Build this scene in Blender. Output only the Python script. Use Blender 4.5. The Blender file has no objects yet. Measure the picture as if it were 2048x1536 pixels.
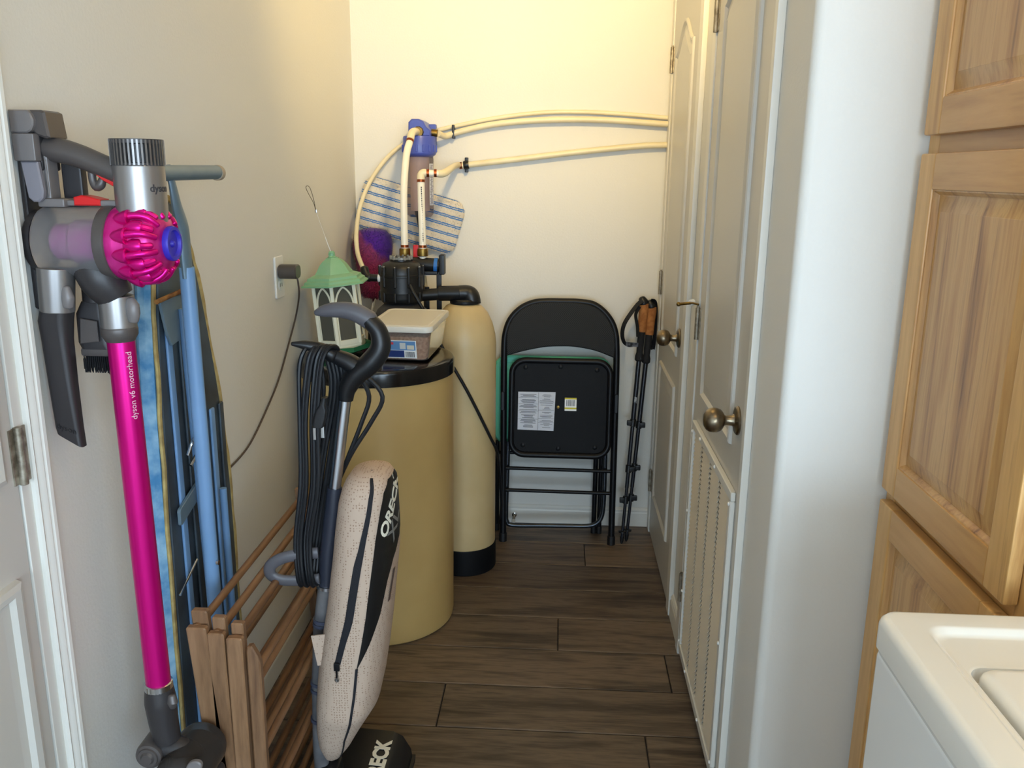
import bpy, bmesh, math, random
from mathutils import Vector, Matrix, noise
V = Vector
random.seed(7)
scn = bpy.context.scene
COL = scn.collection
R = math.radians

# ------------------------------------------------------------------ camera
cam_d = bpy.data.cameras.new('camera')
cam = bpy.data.objects.new('camera', cam_d)
COL.objects.link(cam)
cam_d.sensor_fit = 'HORIZONTAL'
cam_d.sensor_width = 36.0
cam_d.lens = 36.0 * 1714.447 / 2048.0
cam_d.clip_start = 0.02
_p, _r, _y = 0.2413, 0.0109, 0.0548            # pitch down, roll, yaw to the left
_f = V((-math.sin(_y), math.cos(_y), 0)); _rt = V((math.cos(_y), math.sin(_y), 0)); _u = V((0, 0, 1))
_fw = _f*math.cos(_p) - _u*math.sin(_p)
_up = _u*math.cos(_p) + _f*math.sin(_p)
_r2 = _rt*math.cos(_r) + _up*math.sin(_r)
_u2 = _up*math.cos(_r) - _rt*math.sin(_r)
m = Matrix((_r2, _u2, -_fw)).transposed().to_4x4()
m.translation = V((0, 0, 1.4247))
cam.matrix_world = m
scn.camera = cam

# ------------------------------------------------------------------ world, light, exposure
w = bpy.data.worlds.new('world'); scn.world = w; w.use_nodes = True
w.node_tree.nodes['Background'].inputs[0].default_value = (0.62, 0.78, 1.0, 1)
w.node_tree.nodes['Background'].inputs[1].default_value = 0.6

def area(name, loc, target, sx, sy, power, col):
    d = bpy.data.lights.new(name, 'AREA'); d.shape = 'RECTANGLE'; d.size = sx; d.size_y = sy
    d.energy = power; d.color = col
    o = bpy.data.objects.new(name, d); COL.objects.link(o); o.location = loc
    o.rotation_euler = (V(target) - V(loc)).to_track_quat('-Z', 'Y').to_euler()
    return o
# daylight coming in through the window of the rear wall and the glazed side window
area('daylight_rear', (0.25, -5.34, 1.25), (0.20, 0.0, 1.1), 1.7, 1.7, 148, (0.64, 0.82, 1.0))
area('daylight_right', (1.33, -1.75, 1.30), (-0.8, 1.2, 0.9), 1.5, 1.5, 66, (0.64, 0.82, 1.0))
area('daylight_side', (-0.93, -0.75, 1.05), (0.6, 0.2, 0.8), 0.7, 1.3, 9, (0.56, 0.76, 1.0))
# warm ceiling spotlight ahead, turned towards the top of the back wall
_s = bpy.data.lights.new('spotlight_light', 'SPOT'); _s.energy = 84; _s.color = (1.0, 0.70, 0.27); _s.spot_size = R(112); _s.spot_blend = 1.0; _s.shadow_soft_size = 0.07
_so = bpy.data.objects.new('spotlight_light', _s); COL.objects.link(_so); _so.location = (0.05, 1.72, 2.29)
_so.rotation_euler = (V((-0.16, 3.36, 2.30))-V((0.05, 1.72, 2.29))).to_track_quat('-Z', 'Y').to_euler()
# the warm globe lamp under the ceiling is built further down as 'ceiling_light'
LAMP_COL, LAMP_W = (1.0, 0.70, 0.34), 6.0
scn.view_settings.view_transform = 'Standard'
scn.view_settings.look = 'None'
scn.view_settings.exposure = 0.24
scn.view_settings.gamma = 1.0
scn.view_settings.use_curve_mapping = False

# ------------------------------------------------------------------ materials
def lin(c):
    return tuple((x/255/12.92 if x/255 <= 0.04045 else ((x/255+0.055)/1.055)**2.4) for x in c) + (1,)

def mat(name, rgb, rough=0.5, metal=0.0, spec=0.5, bump=None, var=None, trans=0.0, ior=1.45, coat=0.0, alpha=1.0, aniso=0.0, sheen=0.0):
    """principled material; bump=(scale,strength[,stretch xyz]); var=(rgb2,scale[,stretch xyz])"""
    M = bpy.data.materials.new(name); M.use_nodes = True
    nt = M.node_tree; b = nt.nodes['Principled BSDF']
    b.inputs['Base Color'].default_value = lin(rgb)
    b.inputs['Roughness'].default_value = rough; b.inputs['Metallic'].default_value = metal
    b.inputs['Specular IOR Level'].default_value = spec; b.inputs['IOR'].default_value = ior
    b.inputs['Transmission Weight'].default_value = trans; b.inputs['Coat Weight'].default_value = coat
    b.inputs['Alpha'].default_value = alpha
    b.inputs['Sheen Weight'].default_value = sheen
    tc = nt.nodes.new('ShaderNodeTexCoord')
    def nz(scale, st, detail=4):
        mp = nt.nodes.new('ShaderNodeMapping'); mp.inputs['Scale'].default_value = st
        nt.links.new(tc.outputs['Object'], mp.inputs['Vector'])
        n = nt.nodes.new('ShaderNodeTexNoise'); n.inputs['Scale'].default_value = scale; n.inputs['Detail'].default_value = detail
        nt.links.new(mp.outputs[0], n.inputs['Vector']); return n
    if bump:
        n = nz(bump[0], bump[2] if len(bump) > 2 else (1, 1, 1))
        bp = nt.nodes.new('ShaderNodeBump'); bp.inputs['Strength'].default_value = bump[1]; bp.inputs['Distance'].default_value = 0.002
        nt.links.new(n.outputs['Fac'], bp.inputs['Height']); nt.links.new(bp.outputs[0], b.inputs['Normal'])
    if var:
        n = nz(var[1], var[2] if len(var) > 2 else (1, 1, 1))
        rp = nt.nodes.new('ShaderNodeValToRGB')
        rp.color_ramp.elements[0].position = 0.35; rp.color_ramp.elements[1].position = 0.65
        rp.color_ramp.elements[0].color = lin(rgb); rp.color_ramp.elements[1].color = lin(var[0])
        nt.links.new(n.outputs['Fac'], rp.inputs['Fac']); nt.links.new(rp.outputs[0], b.inputs['Base Color'])
    return M

def wood(name, cols, scale, stretch, rough=0.45, random_shift=True, bump=0.15, rnd_val=0.25):
    """grain stretched along one axis; each object shifts the pattern and its tone by its own random value"""
    M = bpy.data.materials.new(name); M.use_nodes = True
    nt = M.node_tree; b = nt.nodes['Principled BSDF']; L = nt.links.new
    tc = nt.nodes.new('ShaderNodeTexCoord'); oi = nt.nodes.new('ShaderNodeObjectInfo')
    mul = nt.nodes.new('ShaderNodeMath'); mul.operation = 'MULTIPLY'; mul.inputs[1].default_value = 37.0 if random_shift else 0.0
    L(oi.outputs['Random'], mul.inputs[0])
    add = nt.nodes.new('ShaderNodeVectorMath'); add.operation = 'ADD'
    L(tc.outputs['Object'], add.inputs[0]); L(mul.outputs[0], add.inputs[1])
    mp = nt.nodes.new('ShaderNodeMapping'); mp.inputs['Scale'].default_value = stretch
    L(add.outputs[0], mp.inputs['Vector'])
    n1 = nt.nodes.new('ShaderNodeTexNoise'); n1.inputs['Scale'].default_value = scale; n1.inputs['Detail'].default_value = 7; n1.inputs['Roughness'].default_value = 0.62
    n1.inputs['Distortion'].default_value = 0.35
    n2 = nt.nodes.new('ShaderNodeTexNoise'); n2.inputs['Scale'].default_value = scale*6; n2.inputs['Detail'].default_value = 4
    L(mp.outputs[0], n1.inputs['Vector']); L(mp.outputs[0], n2.inputs['Vector'])
    mx = nt.nodes.new('ShaderNodeMath'); mx.operation = 'MULTIPLY_ADD'; mx.inputs[1].default_value = 0.3
    L(n2.outputs['Fac'], mx.inputs[0]); L(n1.outputs['Fac'], mx.inputs[2])
    rp = nt.nodes.new('ShaderNodeValToRGB'); cr_ = rp.color_ramp
    lo, hi = 0.42, 0.88
    for i, c in enumerate(cols):
        p = lo + (hi-lo)*i/(len(cols)-1)
        e = cr_.elements[i] if i < 2 else cr_.elements.new(p)
        e.position = p; e.color = lin(c)
    L(mx.outputs[0], rp.inputs['Fac'])
    hv = nt.nodes.new('ShaderNodeHueSaturation')
    vm = nt.nodes.new('ShaderNodeMapRange'); vm.inputs['To Min'].default_value = 1-rnd_val; vm.inputs['To Max'].default_value = 1+rnd_val
    L(oi.outputs['Random'], vm.inputs['Value']); L(vm.outputs[0], hv.inputs['Value']); L(rp.outputs[0], hv.inputs['Color'])
    L(hv.outputs[0], b.inputs['Base Color'])
    b.inputs['Roughness'].default_value = rough
    bp = nt.nodes.new('ShaderNodeBump'); bp.inputs['Strength'].default_value = bump; bp.inputs['Distance'].default_value = 0.001
    L(mx.outputs[0], bp.inputs['Height']); L(bp.outputs[0], b.inputs['Normal'])
    return M

WALL = mat('wall_paint', (222, 221, 215), 0.62, bump=(140, 0.28))
CEIL = mat('ceiling_paint', (236, 232, 222), 0.8, bump=(90, 0.4))
TRIM = mat('trim_paint', (224, 222, 214), 0.35)
DOORP = mat('door_paint', (202, 199, 191), 0.38, bump=(60, 0.03, (1, 1, 0.1)))
DIVID_SHADE = mat('grille_divider_shade', (146, 138, 122), 0.6)  # grille colour darkened to stand for the thin shadow between louvre columns
GRILL = mat('grille_paint', (212, 203, 186), 0.5)
PLANK = wood('floor_plank_vinyl', [(50, 40, 32), (84, 70, 57), (118, 100, 82), (70, 58, 48)], 2.4, (1.0, 9.0, 9.0), 0.45, bump=0.2, rnd_val=0.2)
GAP = mat('floor_joint', (22, 18, 15), 0.9)
CAB = wood('hickory', [(170, 120, 64), (202, 154, 92), (218, 172, 108), (156, 108, 60)], 1.6, (9, 9, 0.8), 0.33, bump=0.06, rnd_val=0.05)
CABH = wood('hickory_rail', [(170, 120, 66), (198, 150, 90), (212, 166, 106)], 1.6, (9, 0.8, 9), 0.33, bump=0.06, rnd_val=0.05)
CABP = wood('hickory_panel', [(124, 82, 48), (186, 138, 84), (208, 164, 106), (160, 116, 72)], 2.0, (12, 12, 0.7), 0.33, bump=0.06, rnd_val=0.06)
RACK = wood('rack_wood', [(96, 68, 46), (132, 98, 68), (154, 118, 86)], 2.5, (9, 9, 1.2), 0.5, rnd_val=0.1)
ROD = wood('rod_wood', [(92, 62, 40), (130, 92, 60), (156, 116, 80)], 2.5, (9, 1.2, 9), 0.5, rnd_val=0.14)
BLK = mat('black_plastic', (22, 23, 25), 0.38, bump=(220, 0.05))
BLKG = mat('black_gloss', (15, 14, 14), 0.16)
BLKM = mat('black_matte', (12, 13, 16), 0.6, spec=.25, bump=(300, 0.15))
BLKS = mat('black_powder_steel', (14, 15, 19), 0.42, spec=.3)
RUB = mat('black_rubber', (18, 18, 20), 0.55)
NICKEL = mat('aged_nickel', (150, 138, 118), 0.3, 1.0, var=((120, 106, 86), 30))
HINGE = mat('hinge_metal', (172, 164, 148), 0.45, 0.6, var=((120, 110, 94), 60))
CHROME = mat('chrome', (200, 202, 205), 0.16, 1.0)
ALU = mat('brushed_tube', (190, 192, 196), 0.28, 1.0)
BRASS = mat('brass', (156, 126, 66), 0.42, 1.0, var=((110, 90, 52), 40))
COPPER = mat('copper', (150, 80, 46), 0.35, 1.0)
PEX = mat('cream_pipe', (232, 222, 190), 0.35, var=((222, 210, 176), 8))
PEXW = mat('white_pipe', (236, 232, 218), 0.35)
BLUEC = mat('filter_cap_blue', (72, 88, 178), 0.32)
TANK = mat('tan_tank', (206, 184, 138), 0.42, var=((196, 172, 124), 5), bump=(60, 0.06))
BRINE = mat('yellow_brine_tank', (196, 166, 108), 0.4, var=((186, 156, 98), 4), bump=(40, 0.05))
WHITEP = mat('white_plastic', (236, 236, 232), 0.3)
PAPER = mat('label_paper', (214, 218, 228), 0.7)
INK = mat('print_ink', (44, 46, 54), 0.8)
YEL = mat('label_yellow', (214, 200, 60), 0.6)

# ------------------------------------------------------------------ mesh helpers
def cr(pts, n=6):
    """catmull-rom through points"""
    P = [V(p) for p in pts]; P = [P[0]*2-P[1]] + P + [P[-1]*2-P[-2]]; out = []
    for i in range(1, len(P)-2):
        for k in range(n):
            t = k/n; a, b, c, d = P[i-1:i+3]
            out.append(0.5*((2*b)+(c-a)*t+(2*a-5*b+4*c-d)*t*t+(3*b-a-3*c+d)*t**3))
    out.append(P[-2]); return out

def interp(vals, m_):
    n = len(vals)
    out = []
    for i in range(m_):
        t = i/(m_-1)*(n-1); k = min(int(t), n-2); out.append(vals[k]+(vals[k+1]-vals[k])*(t-k))
    return out

def rrect(w, h, r, n=6, cx=0, cy=0):
    """rounded rectangle outline, ccw"""
    o = []
    for (sx, sy, a0) in ((1, 1, 0), (-1, 1, 90), (-1, -1, 180), (1, -1, 270)):
        for k in range(n+1):
            a = R(a0+90*k/n); o.append((cx+sx*(w/2-r)+r*math.cos(a), cy+sy*(h/2-r)+r*math.sin(a)))
    return o

class B:
    def __init__(s): s.bm = bmesh.new()
    def face(s, pts):
        return s.bm.faces.new([s.bm.verts.new(V(p)) for p in pts])
    def _merge(s, b2, M=None):
        me = bpy.data.meshes.new('t'); b2.to_mesh(me); b2.free()
        if M is not None: me.transform(M)
        s.bm.from_mesh(me); bpy.data.meshes.remove(me)
    def box(s, a, b, bev=0.0, seg=2, M=None):
        b2 = bmesh.new(); bmesh.ops.create_cube(b2, size=1)
        a, b = V(a), V(b); c = (a+b)/2; d = b-a
        for v in b2.verts: v.co = V((v.co.x*d.x, v.co.y*d.y, v.co.z*d.z))+c
        if bev > 0: bmesh.ops.bevel(b2, geom=list(b2.edges), offset=bev, segments=seg, affect='EDGES', profile=0.5)
        s._merge(b2, M); return s
    def rings(s, rings, closed=True, cap0=True, cap1=True, loop=False):
        vs = [[s.bm.verts.new(V(p)) for p in r] for r in rings]; n = len(rings[0])
        m_ = len(vs)
        for i in range(m_ if loop else m_-1):
            a, b = vs[i], vs[(i+1) % m_]
            for j in range(n if closed else n-1):
                k = (j+1) % n
                s.bm.faces.new((a[j], a[k], b[k], b[j]))
        if closed and not loop:
            if cap0: s.bm.faces.new(list(reversed(vs[0])))
            if cap1: s.bm.faces.new(vs[-1])
        return s
    def tube(s, pts, r, n=12, caps=True, loop=False, flat=1.0, up=None, rnd=False):
        """sweep; r float or list; flat scales the second axis"""
        P = [V(p) for p in pts]; m_ = len(P)
        rr = r if isinstance(r, (list, tuple)) else [r]*m_
        if len(rr) != m_: rr = interp(rr, m_)
        T = []
        for i in range(m_):
            if loop: t = P[(i+1) % m_]-P[i-1]
            else: t = P[min(i+1, m_-1)]-P[max(i-1, 0)]
            T.append(t.normalized())
        N = V(up) if up else (V((0, 0, 1)) if abs(T[0].z) < 0.9 else V((0, 1, 0)))
        N = (N - T[0]*N.dot(T[0])).normalized(); rings = []
        if rnd and not loop:   # rounded ends
            P2 = [P[0]-T[0]*rr[0]*0.6, P[0]-T[0]*rr[0]*0.35] + P + [P[-1]+T[-1]*rr[-1]*0.35, P[-1]+T[-1]*rr[-1]*0.6]
            rr = [rr[0]*0.45, rr[0]*0.85]+list(rr)+[rr[-1]*0.85, rr[-1]*0.45]
            T = [T[0], T[0]]+T+[T[-1], T[-1]]; P = P2
        for i in range(len(P)):
            N = (N - T[i]*N.dot(T[i])).normalized() if not (up and not loop and False) else N
            Bv = T[i].cross(N)
            rings.append([P[i]+N*rr[i]*math.cos(2*math.pi*k/n)+Bv*rr[i]*flat*math.sin(2*math.pi*k/n) for k in range(n)])
        return s.rings(rings, cap0=caps, cap1=caps, loop=loop)
    def cyl(s, a, b, r, r2=None, n=24, bev=0.0):
        a, b = V(a), V(b); r2 = r if r2 is None else r2
        if bev:
            t = (b-a).normalized()*bev
            return s.tube([a, a+t*0.3, a+t, b-t, b-t*0.3, b], [r-bev, r-bev*0.3, r, r2, r2-bev*0.3, r2-bev], n)
        return s.tube([a, b], [r, r2], n)
    def lathe(s, prof, base=(0, 0, 0), axis=(0, 0, 1), n=32, cap0=True, cap1=True):
        """prof: (radius, height along axis)"""
        ax = V(axis).normalized(); q = ax.to_track_quat('Z', 'Y').to_matrix()
        rg = [[V(base)+q@V((max(r, 1e-4)*math.cos(2*math.pi*k/n), max(r, 1e-4)*math.sin(2*math.pi*k/n), h)) for k in range(n)] for r, h in prof]
        return s.rings(rg, cap0=cap0, cap1=cap1)
    def prism(s, out, f, t0, t1, bev=0.0):
        """outline (a,b) list placed by f(a,b,t), between t0 and t1, optional chamfer"""
        if bev:
            n = len(out); ins = inset(out, bev)
            sg = 1 if t1 > t0 else -1
            L = [(ins, t0), (out, t0+bev*sg), (out, t1-bev*sg), (ins, t1)]
        else: L = [(out, t0), (out, t1)]
        return s.rings([[f(a, b, t) for a, b in o] for o, t in L])
    def sphere(s, c, r, sc=(1, 1, 1), u=20, v=12, M=None):
        b2 = bmesh.new(); bmesh.ops.create_uvsphere(b2, u_segments=u, v_segments=v, radius=r)
        for q in b2.verts: q.co = V((q.co.x*sc[0], q.co.y*sc[1], q.co.z*sc[2]))
        if M is not None: bmesh.ops.transform(b2, matrix=M, verts=b2.verts)
        for q in b2.verts: q.co += V(c)
        s._merge(b2); return s
    def build(s, name, material, parent=None, local=False, ang=38, thin=None):
        bmesh.ops.recalc_face_normals(s.bm, faces=s.bm.faces)
        if thin:
            g = bmesh.ops.solidify(s.bm, geom=list(s.bm.faces), thickness=thin)
        me = bpy.data.meshes.new(name); s.bm.to_mesh(me); s.bm.free()
        for p in me.polygons: p.use_smooth = True
        me.set_sharp_from_angle(angle=R(ang))
        me.materials.append(material)
        o = bpy.data.objects.new(name, me); COL.objects.link(o)
        if len(me.polygons) < 2500:
            o.modifiers.new('normals', 'WEIGHTED_NORMAL').keep_sharp = True
        if parent is not None:
            if not local:
                me.transform(world_of(parent).inverted())
            o.parent = parent
        return o

WORLD = {}
def world_of(o):
    M = Matrix.Identity(4)
    while o is not None:
        M = Matrix.LocRotScale(o.location, o.rotation_euler, o.scale) @ M; o = o.parent
    return M

def inset(out, d):
    """move a ccw or cw closed outline inwards by d"""
    n = len(out); ar = sum(out[i][0]*out[(i+1) % n][1]-out[(i+1) % n][0]*out[i][1] for i in range(n))
    sg = 1 if ar > 0 else -1; res = []
    for i in range(n):
        p0, p1, p2 = V(out[i-1]), V(out[i]), V(out[(i+1) % n])
        e1, e2 = (p1-p0), (p2-p1)
        if e1.length < 1e-9: e1 = e2
        if e2.length < 1e-9: e2 = e1
        e1, e2 = e1.normalized(), e2.normalized()
        n1, n2 = V((-e1.y, e1.x))*sg, V((-e2.y, e2.x))*sg
        b_ = n1+n2
        if b_.length < 1e-6: b_ = n1
        b_.normalize(); q = max(0.35, b_.dot(n1)); p = p1+b_*(d/q); res.append((p.x, p.y))
    return res

def thing(name, label, cat, loc=(0, 0, 0), rot=(0, 0, 0), group=None):
    o = bpy.data.objects.new(name, None); COL.objects.link(o); o.empty_display_size = 0.05
    o.location = loc; o.rotation_euler = rot; o['label'] = label; o['category'] = cat
    if group: o['group'] = group
    return o
def tag(o, label, cat, group=None):
    o['label'] = label; o['category'] = cat
    if group: o['group'] = group
    return o
def struct(o): o['kind'] = 'structure'; return o

def text_geo(body, size, extrude=0.0004, bold=0.0, shear=0.0, spacing=1.0):
    cu = bpy.data.curves.new('t', 'FONT'); cu.body = body; cu.size = size; cu.extrude = extrude; cu.offset = bold
    cu.shear = shear; cu.space_character = spacing; cu.align_x = 'CENTER'; cu.align_y = 'CENTER'; cu.resolution_u = 3
    o = bpy.data.objects.new('t', cu); COL.objects.link(o)
    bpy.context.view_layer.update()
    me = bpy.data.meshes.new_from_object(o.evaluated_get(bpy.context.evaluated_depsgraph_get()))
    bpy.data.objects.remove(o); bpy.data.curves.remove(cu); return me
def text_obj(name, body, size, f, material, parent, **kw):
    """f maps (x,y,z) of the flat text to a world point"""
    me = text_geo(body, size, **kw)
    for v in me.vertices: v.co = f(v.co.x, v.co.y, v.co.z)
    me.name = name; me.transform(world_of(parent).inverted())
    me.materials.append(material)
    o = bpy.data.objects.new(name, me); COL.objects.link(o); o.parent = parent
    return o

# ------------------------------------------------------------------ setting
XL, XR, YB = -0.80, 0.40, 3.365
H = 2.44
def slab(name, boxes, m_):
    b = B()
    for a, c in boxes: b.box(a, c)
    return struct(b.build(name, m_))
slab('wall_left', [((XL-.12, 1.165, 0), (XL, YB+.1, H)), ((XL-.12, -0.35, 0), (XL, 0.29, H)), ((XL-.12, -5.3, 0), (XL, -1.15, H)),
                   ((XL-.12, 0.29, 2.045), (XL, 1.165, H)), ((XL-.12, -1.15, 0), (XL, -0.35, 0.35)), ((XL-.12, -1.15, 1.8), (XL, -0.35, H))], WALL)
slab('wall_back', [((XL, YB, 0), (0.52, YB+.1, H))], WALL)
slab('wall_right', [((XR, 3.30, 0), (XR+.11, YB, H)), ((XR, 2.385, 0), (XR+.11, 2.67, H)), ((XR, 2.67, 2.045), (XR+.11, 3.30, H)),
                    ((XR, 1.725, 2.045), (XR+.11, 2.385, H))], WALL)
b = B()
rc = 0.018
out = [(XR, 1.725)] + [(XR+rc-rc*math.cos(R(a)), 1.50+rc-rc*math.sin(R(a))) for a in range(0, 91, 9)] + [(1.25, 1.50), (1.25, 1.60), (XR+.11, 1.60), (XR+.11, 1.725)]
b.prism(out, lambda x, y, t: V((x, y, t)), 0, H)
struct(b.build('wall_return', WALL, ang=25))
slab('wall_laundry', [((1.2, -0.95, 0), (1.3, 1.5, H)), ((1.2, -5.3, 0), (1.3, -2.55, H)), ((1.2, -2.55, 0), (1.3, -0.95, 0.5)), ((1.2, -2.55, 2.1), (1.3, -0.95, H))], WALL)
slab('wall_rear', [((XL, -5.3, 0), (-0.6, -5.2, H)), ((1.1, -5.3, 0), (1.2, -5.2, H)), ((-0.6, -5.3, 0), (1.1, -5.2, 0.4)), ((-0.6, -5.3, 2.1), (1.1, -5.2, H))], WALL)
slab('ceiling', [((XL-.1, -5.3, H), (1.3, YB+.1, H+.08))], CEIL)
def window(name, a, c, axis):
    b = B()
    a, c = V(a), V(c)
    t = 0.05
    if axis == 'y':
        for (p, q) in (((a.x, a.y, a.z), (c.x, c.y, a.z+t)), ((a.x, a.y, c.z-t), (c.x, c.y, c.z)), ((a.x, a.y, a.z+t), (a.x+t, c.y, c.z-t)), ((c.x-t, a.y, a.z+t), (c.x, c.y, c.z-t)), (((a.x+c.x)/2-.015, a.y, a.z+t), ((a.x+c.x)/2+.015, c.y, c.z-t))): b.box(p, q)
    else:
        for (p, q) in (((a.x, a.y, a.z), (c.x, c.y, a.z+t)), ((a.x, a.y, c.z-t), (c.x, c.y, c.z)), ((a.x, a.y, a.z+t), (c.x, a.y+t, c.z-t)), ((a.x, c.y-t, a.z+t), (c.x, c.y, c.z-t))): b.box(p, q)
    return struct(b.build(name, TRIM))
window('window_1', (-0.6, -5.27, 0.4), (1.1, -5.22, 2.1), 'y')
window('window_3', (1.24, -2.55, 0.5), (1.29, -0.95, 2.1), 'x')
window('window_2', (XL-.09, -1.15, 0.35), (XL-.04, -0.35, 1.8), 'x')

# floor with single planks, laid across the passage
fl = struct(B().box((XL-.1, -5.3, -0.08), (1.3, YB+.1, -0.004)).build('floor', GAP))
row0 = 3.352
PW = 0.1985
joints = {0: [], 1: [0.12], 2: [-0.62], 3: [], 4: [0.02], 5: [0.345], 6: [-0.30], 7: [0.25], 8: [-0.55], 9: [0.05]}
k = 0
y1 = row0+PW*0.06
while y1 > -2.0:
    y0 = y1-PW
    js = joints.get(k)
    if js is None: js = [random.uniform(-.6, .3)]
    xs = [XL] + sorted(js + ([js[0]+1.22] if js and js[0]+1.22 < 1.2 and y0 < 1.5 else []))
    xs.append(1.2 if y0 < 1.5 else 0.5)
    for x0, x1 in zip(xs, xs[1:]):
        b = B(); g = 0.0016; c = 0.0022; zt = 0.0
        yy0, yy1 = y0+g, min(y1-g, YB)
        b.rings([[V((x0+g, yy0, -.006)), V((x1-g, yy0, -.006)), V((x1-g, yy1, -.006)), V((x0+g, yy1, -.006))],
                 [V((x0+g, yy0, zt-c*.8)), V((x1-g, yy0, zt-c*.8)), V((x1-g, yy1, zt-c*.8)), V((x0+g, yy1, zt-c*.8))],
                 [V((x0+g+c, yy0+c, zt)), V((x1-g-c, yy0+c, zt)), V((x1-g-c, yy1-c, zt)), V((x0+g+c, yy1-c, zt))]])
        b.build('plank', PLANK, fl)
    y1 = y0; k += 1

# trims, baseboards
def extr(name, prof, f, t0, t1, m_, parent=None):
    return B().prism(prof, f, t0, t1).build(name, m_, parent, ang=30)
bbp = [(0, 0), (.012, 0), (.012, .055), (.008, .062), (.009, .070), (.004, .078), (0, .080)]
struct(extr('baseboard_back', bbp, lambda a, z, t: V((t, YB-a, z)), XL+.012, 0.385, TRIM))
struct(extr('baseboard_left', bbp, lambda a, z, t: V((XL+a, t, z)), 1.226, YB, TRIM))
struct(extr('baseboard_right', bbp, lambda a, z, t: V((XR-a, t, z)), 2.425, 2.612, TRIM))
struct(extr('baseboard_return', bbp, lambda a, z, t: V((t, 1.5-a, z)), XR+.03, 0.60, TRIM))
def casing_right(name, y0, y1, z1=2.09):
    return struct(B().box((XR-.016, y0, 0), (XR, y1, z1), 0.002, 2).build(name, TRIM))
casing_right('trim_1', 1.703, 1.727); casing_right('trim_2', 2.378, 2.424); casing_right('trim_3', 2.613, 2.673); casing_right('trim_4', 3.300, 3.352)
struct(B().box((XR-.016, 1.727, 2.038), (XR, 2.378, 2.09), 0.002).box((XR-.016, 2.673, 2.038), (XR, 3.300, 2.09), 0.002).build('trim_5', TRIM))
prof = [(1.188-.002, 0), (1.186, .010), (1.189, .013), (1.196, .010), (1.199, .013), (1.206, .015), (1.210, .013), (1.213, .016), (1.219, .017), (1.222, .013), (1.224, 0)]
struct(extr('trim_6', prof, lambda y, a, t: V((XL+a, y, t)), 0, 2.06, TRIM))
struct(B().box((XL-.11, 1.1635, 0), (XL+.004, 1.187, 2.045), 0.002).build('trim_7', TRIM))

# doors ------------------------------------------------------------
def relief(b, out, f, prof):
    """moulding ring: prof = [(inset, height)...]"""
    b.rings([[f(a, c, h) for a, c in inset(out, d)] for d, h in prof], cap0=False, cap1=False)
    return b
def arch_out(y0, y1, z0, z1, rise, n=18):
    """panel outline with an arched (cathedral) top"""
    o = [(y0, z0), (y1, z0), (y1, z1)]
    for i in range(1, n):
        t = i/n; s_ = math.sin(math.pi*t)**2
        o.append((y1+(y0-y1)*t, z1+rise*s_))
    o.append((y0, z1)); return o
RING = [(0, 0), (.002, .006), (.006, .0085), (.011, .008), (.015, .004), (.019, .0006), (.030, .0008), (.034, .002), (.050, .006), (.052, .0061)]
def door_right(name, y0, y1, upper, lower, knob, hz):
    root = struct(bpy.data.objects.new(name, None)); COL.objects.link(root); root.location = (XR-.012, y0, 0)
    xf = XR-.012
    f = lambda y, z, h: V((xf-h, y, z))
    b = B().box((xf, y0+.003, .012), (xf+.035, y1-.003, 2.035), 0.0015)
    b.build('door_leaf', DOORP, root)
    for o_ in (upper, lower):
        if o_:
            b = relief(B(), o_, f, RING)
            b.face([f(a, c, .0061) for a, c in inset(o_, .052)])
            b.build('panel', DOORP, root, ang=25)
    kx, ky, kz = xf, knob, .915
    kb = B().lathe([(.0, -.001), (.031, -.001), (.0315, .003), (.029, .006), (.026, .0075), (.014, .010), (.0115, .014), (.0105, .026), (.012, .030), (.018, .033), (.0235, .038), (.0265, .046), (.027, .053), (.0255, .061), (.021, .068), (.013, .073), (.0, .0745)], (kx, ky, kz), (-1, 0, 0), 32)
    kb.build('door_knob', NICKEL, root)
    for z in hz:
        hb = B().cyl((xf-.006, y1-.001, z), (xf-.006, y1-.001, z+.089), .0065, n=14, bev=.001)
        for i in range(1, 5): hb.cyl((xf-.006, y1-.001, z+.089*i/5-.0006), (xf-.006, y1-.001, z+.089*i/5+.0006), .0068, n=14)
        hb.cyl((xf-.006, y1-.001, z+.089), (xf-.006, y1-.001, z+.094), .004, n=12)
        hb.box((xf-.0025, y1-.022, z+.002), (xf+.001, y1-.004, z+.087)).box((xf-.0035, y1+.004, z+.002), (xf+.001, y1+.016, z+.087))
        hb.build('hinge', HINGE, root)
    return root
d1 = door_right('door_1', 2.675, 3.298, arch_out(2.775, 3.19, .845, 1.83, .085), arch_out(2.775, 3.19, .19, .745, 0, 2)[:3]+[(2.775, .745)], 2.738, (.18, .98, 1.78))
d2 = door_right('door_2', 1.730, 2.375, arch_out(1.840, 2.255, .845, 1.83, .085), None, 1.789, (.18, .98, 1.78))
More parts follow.
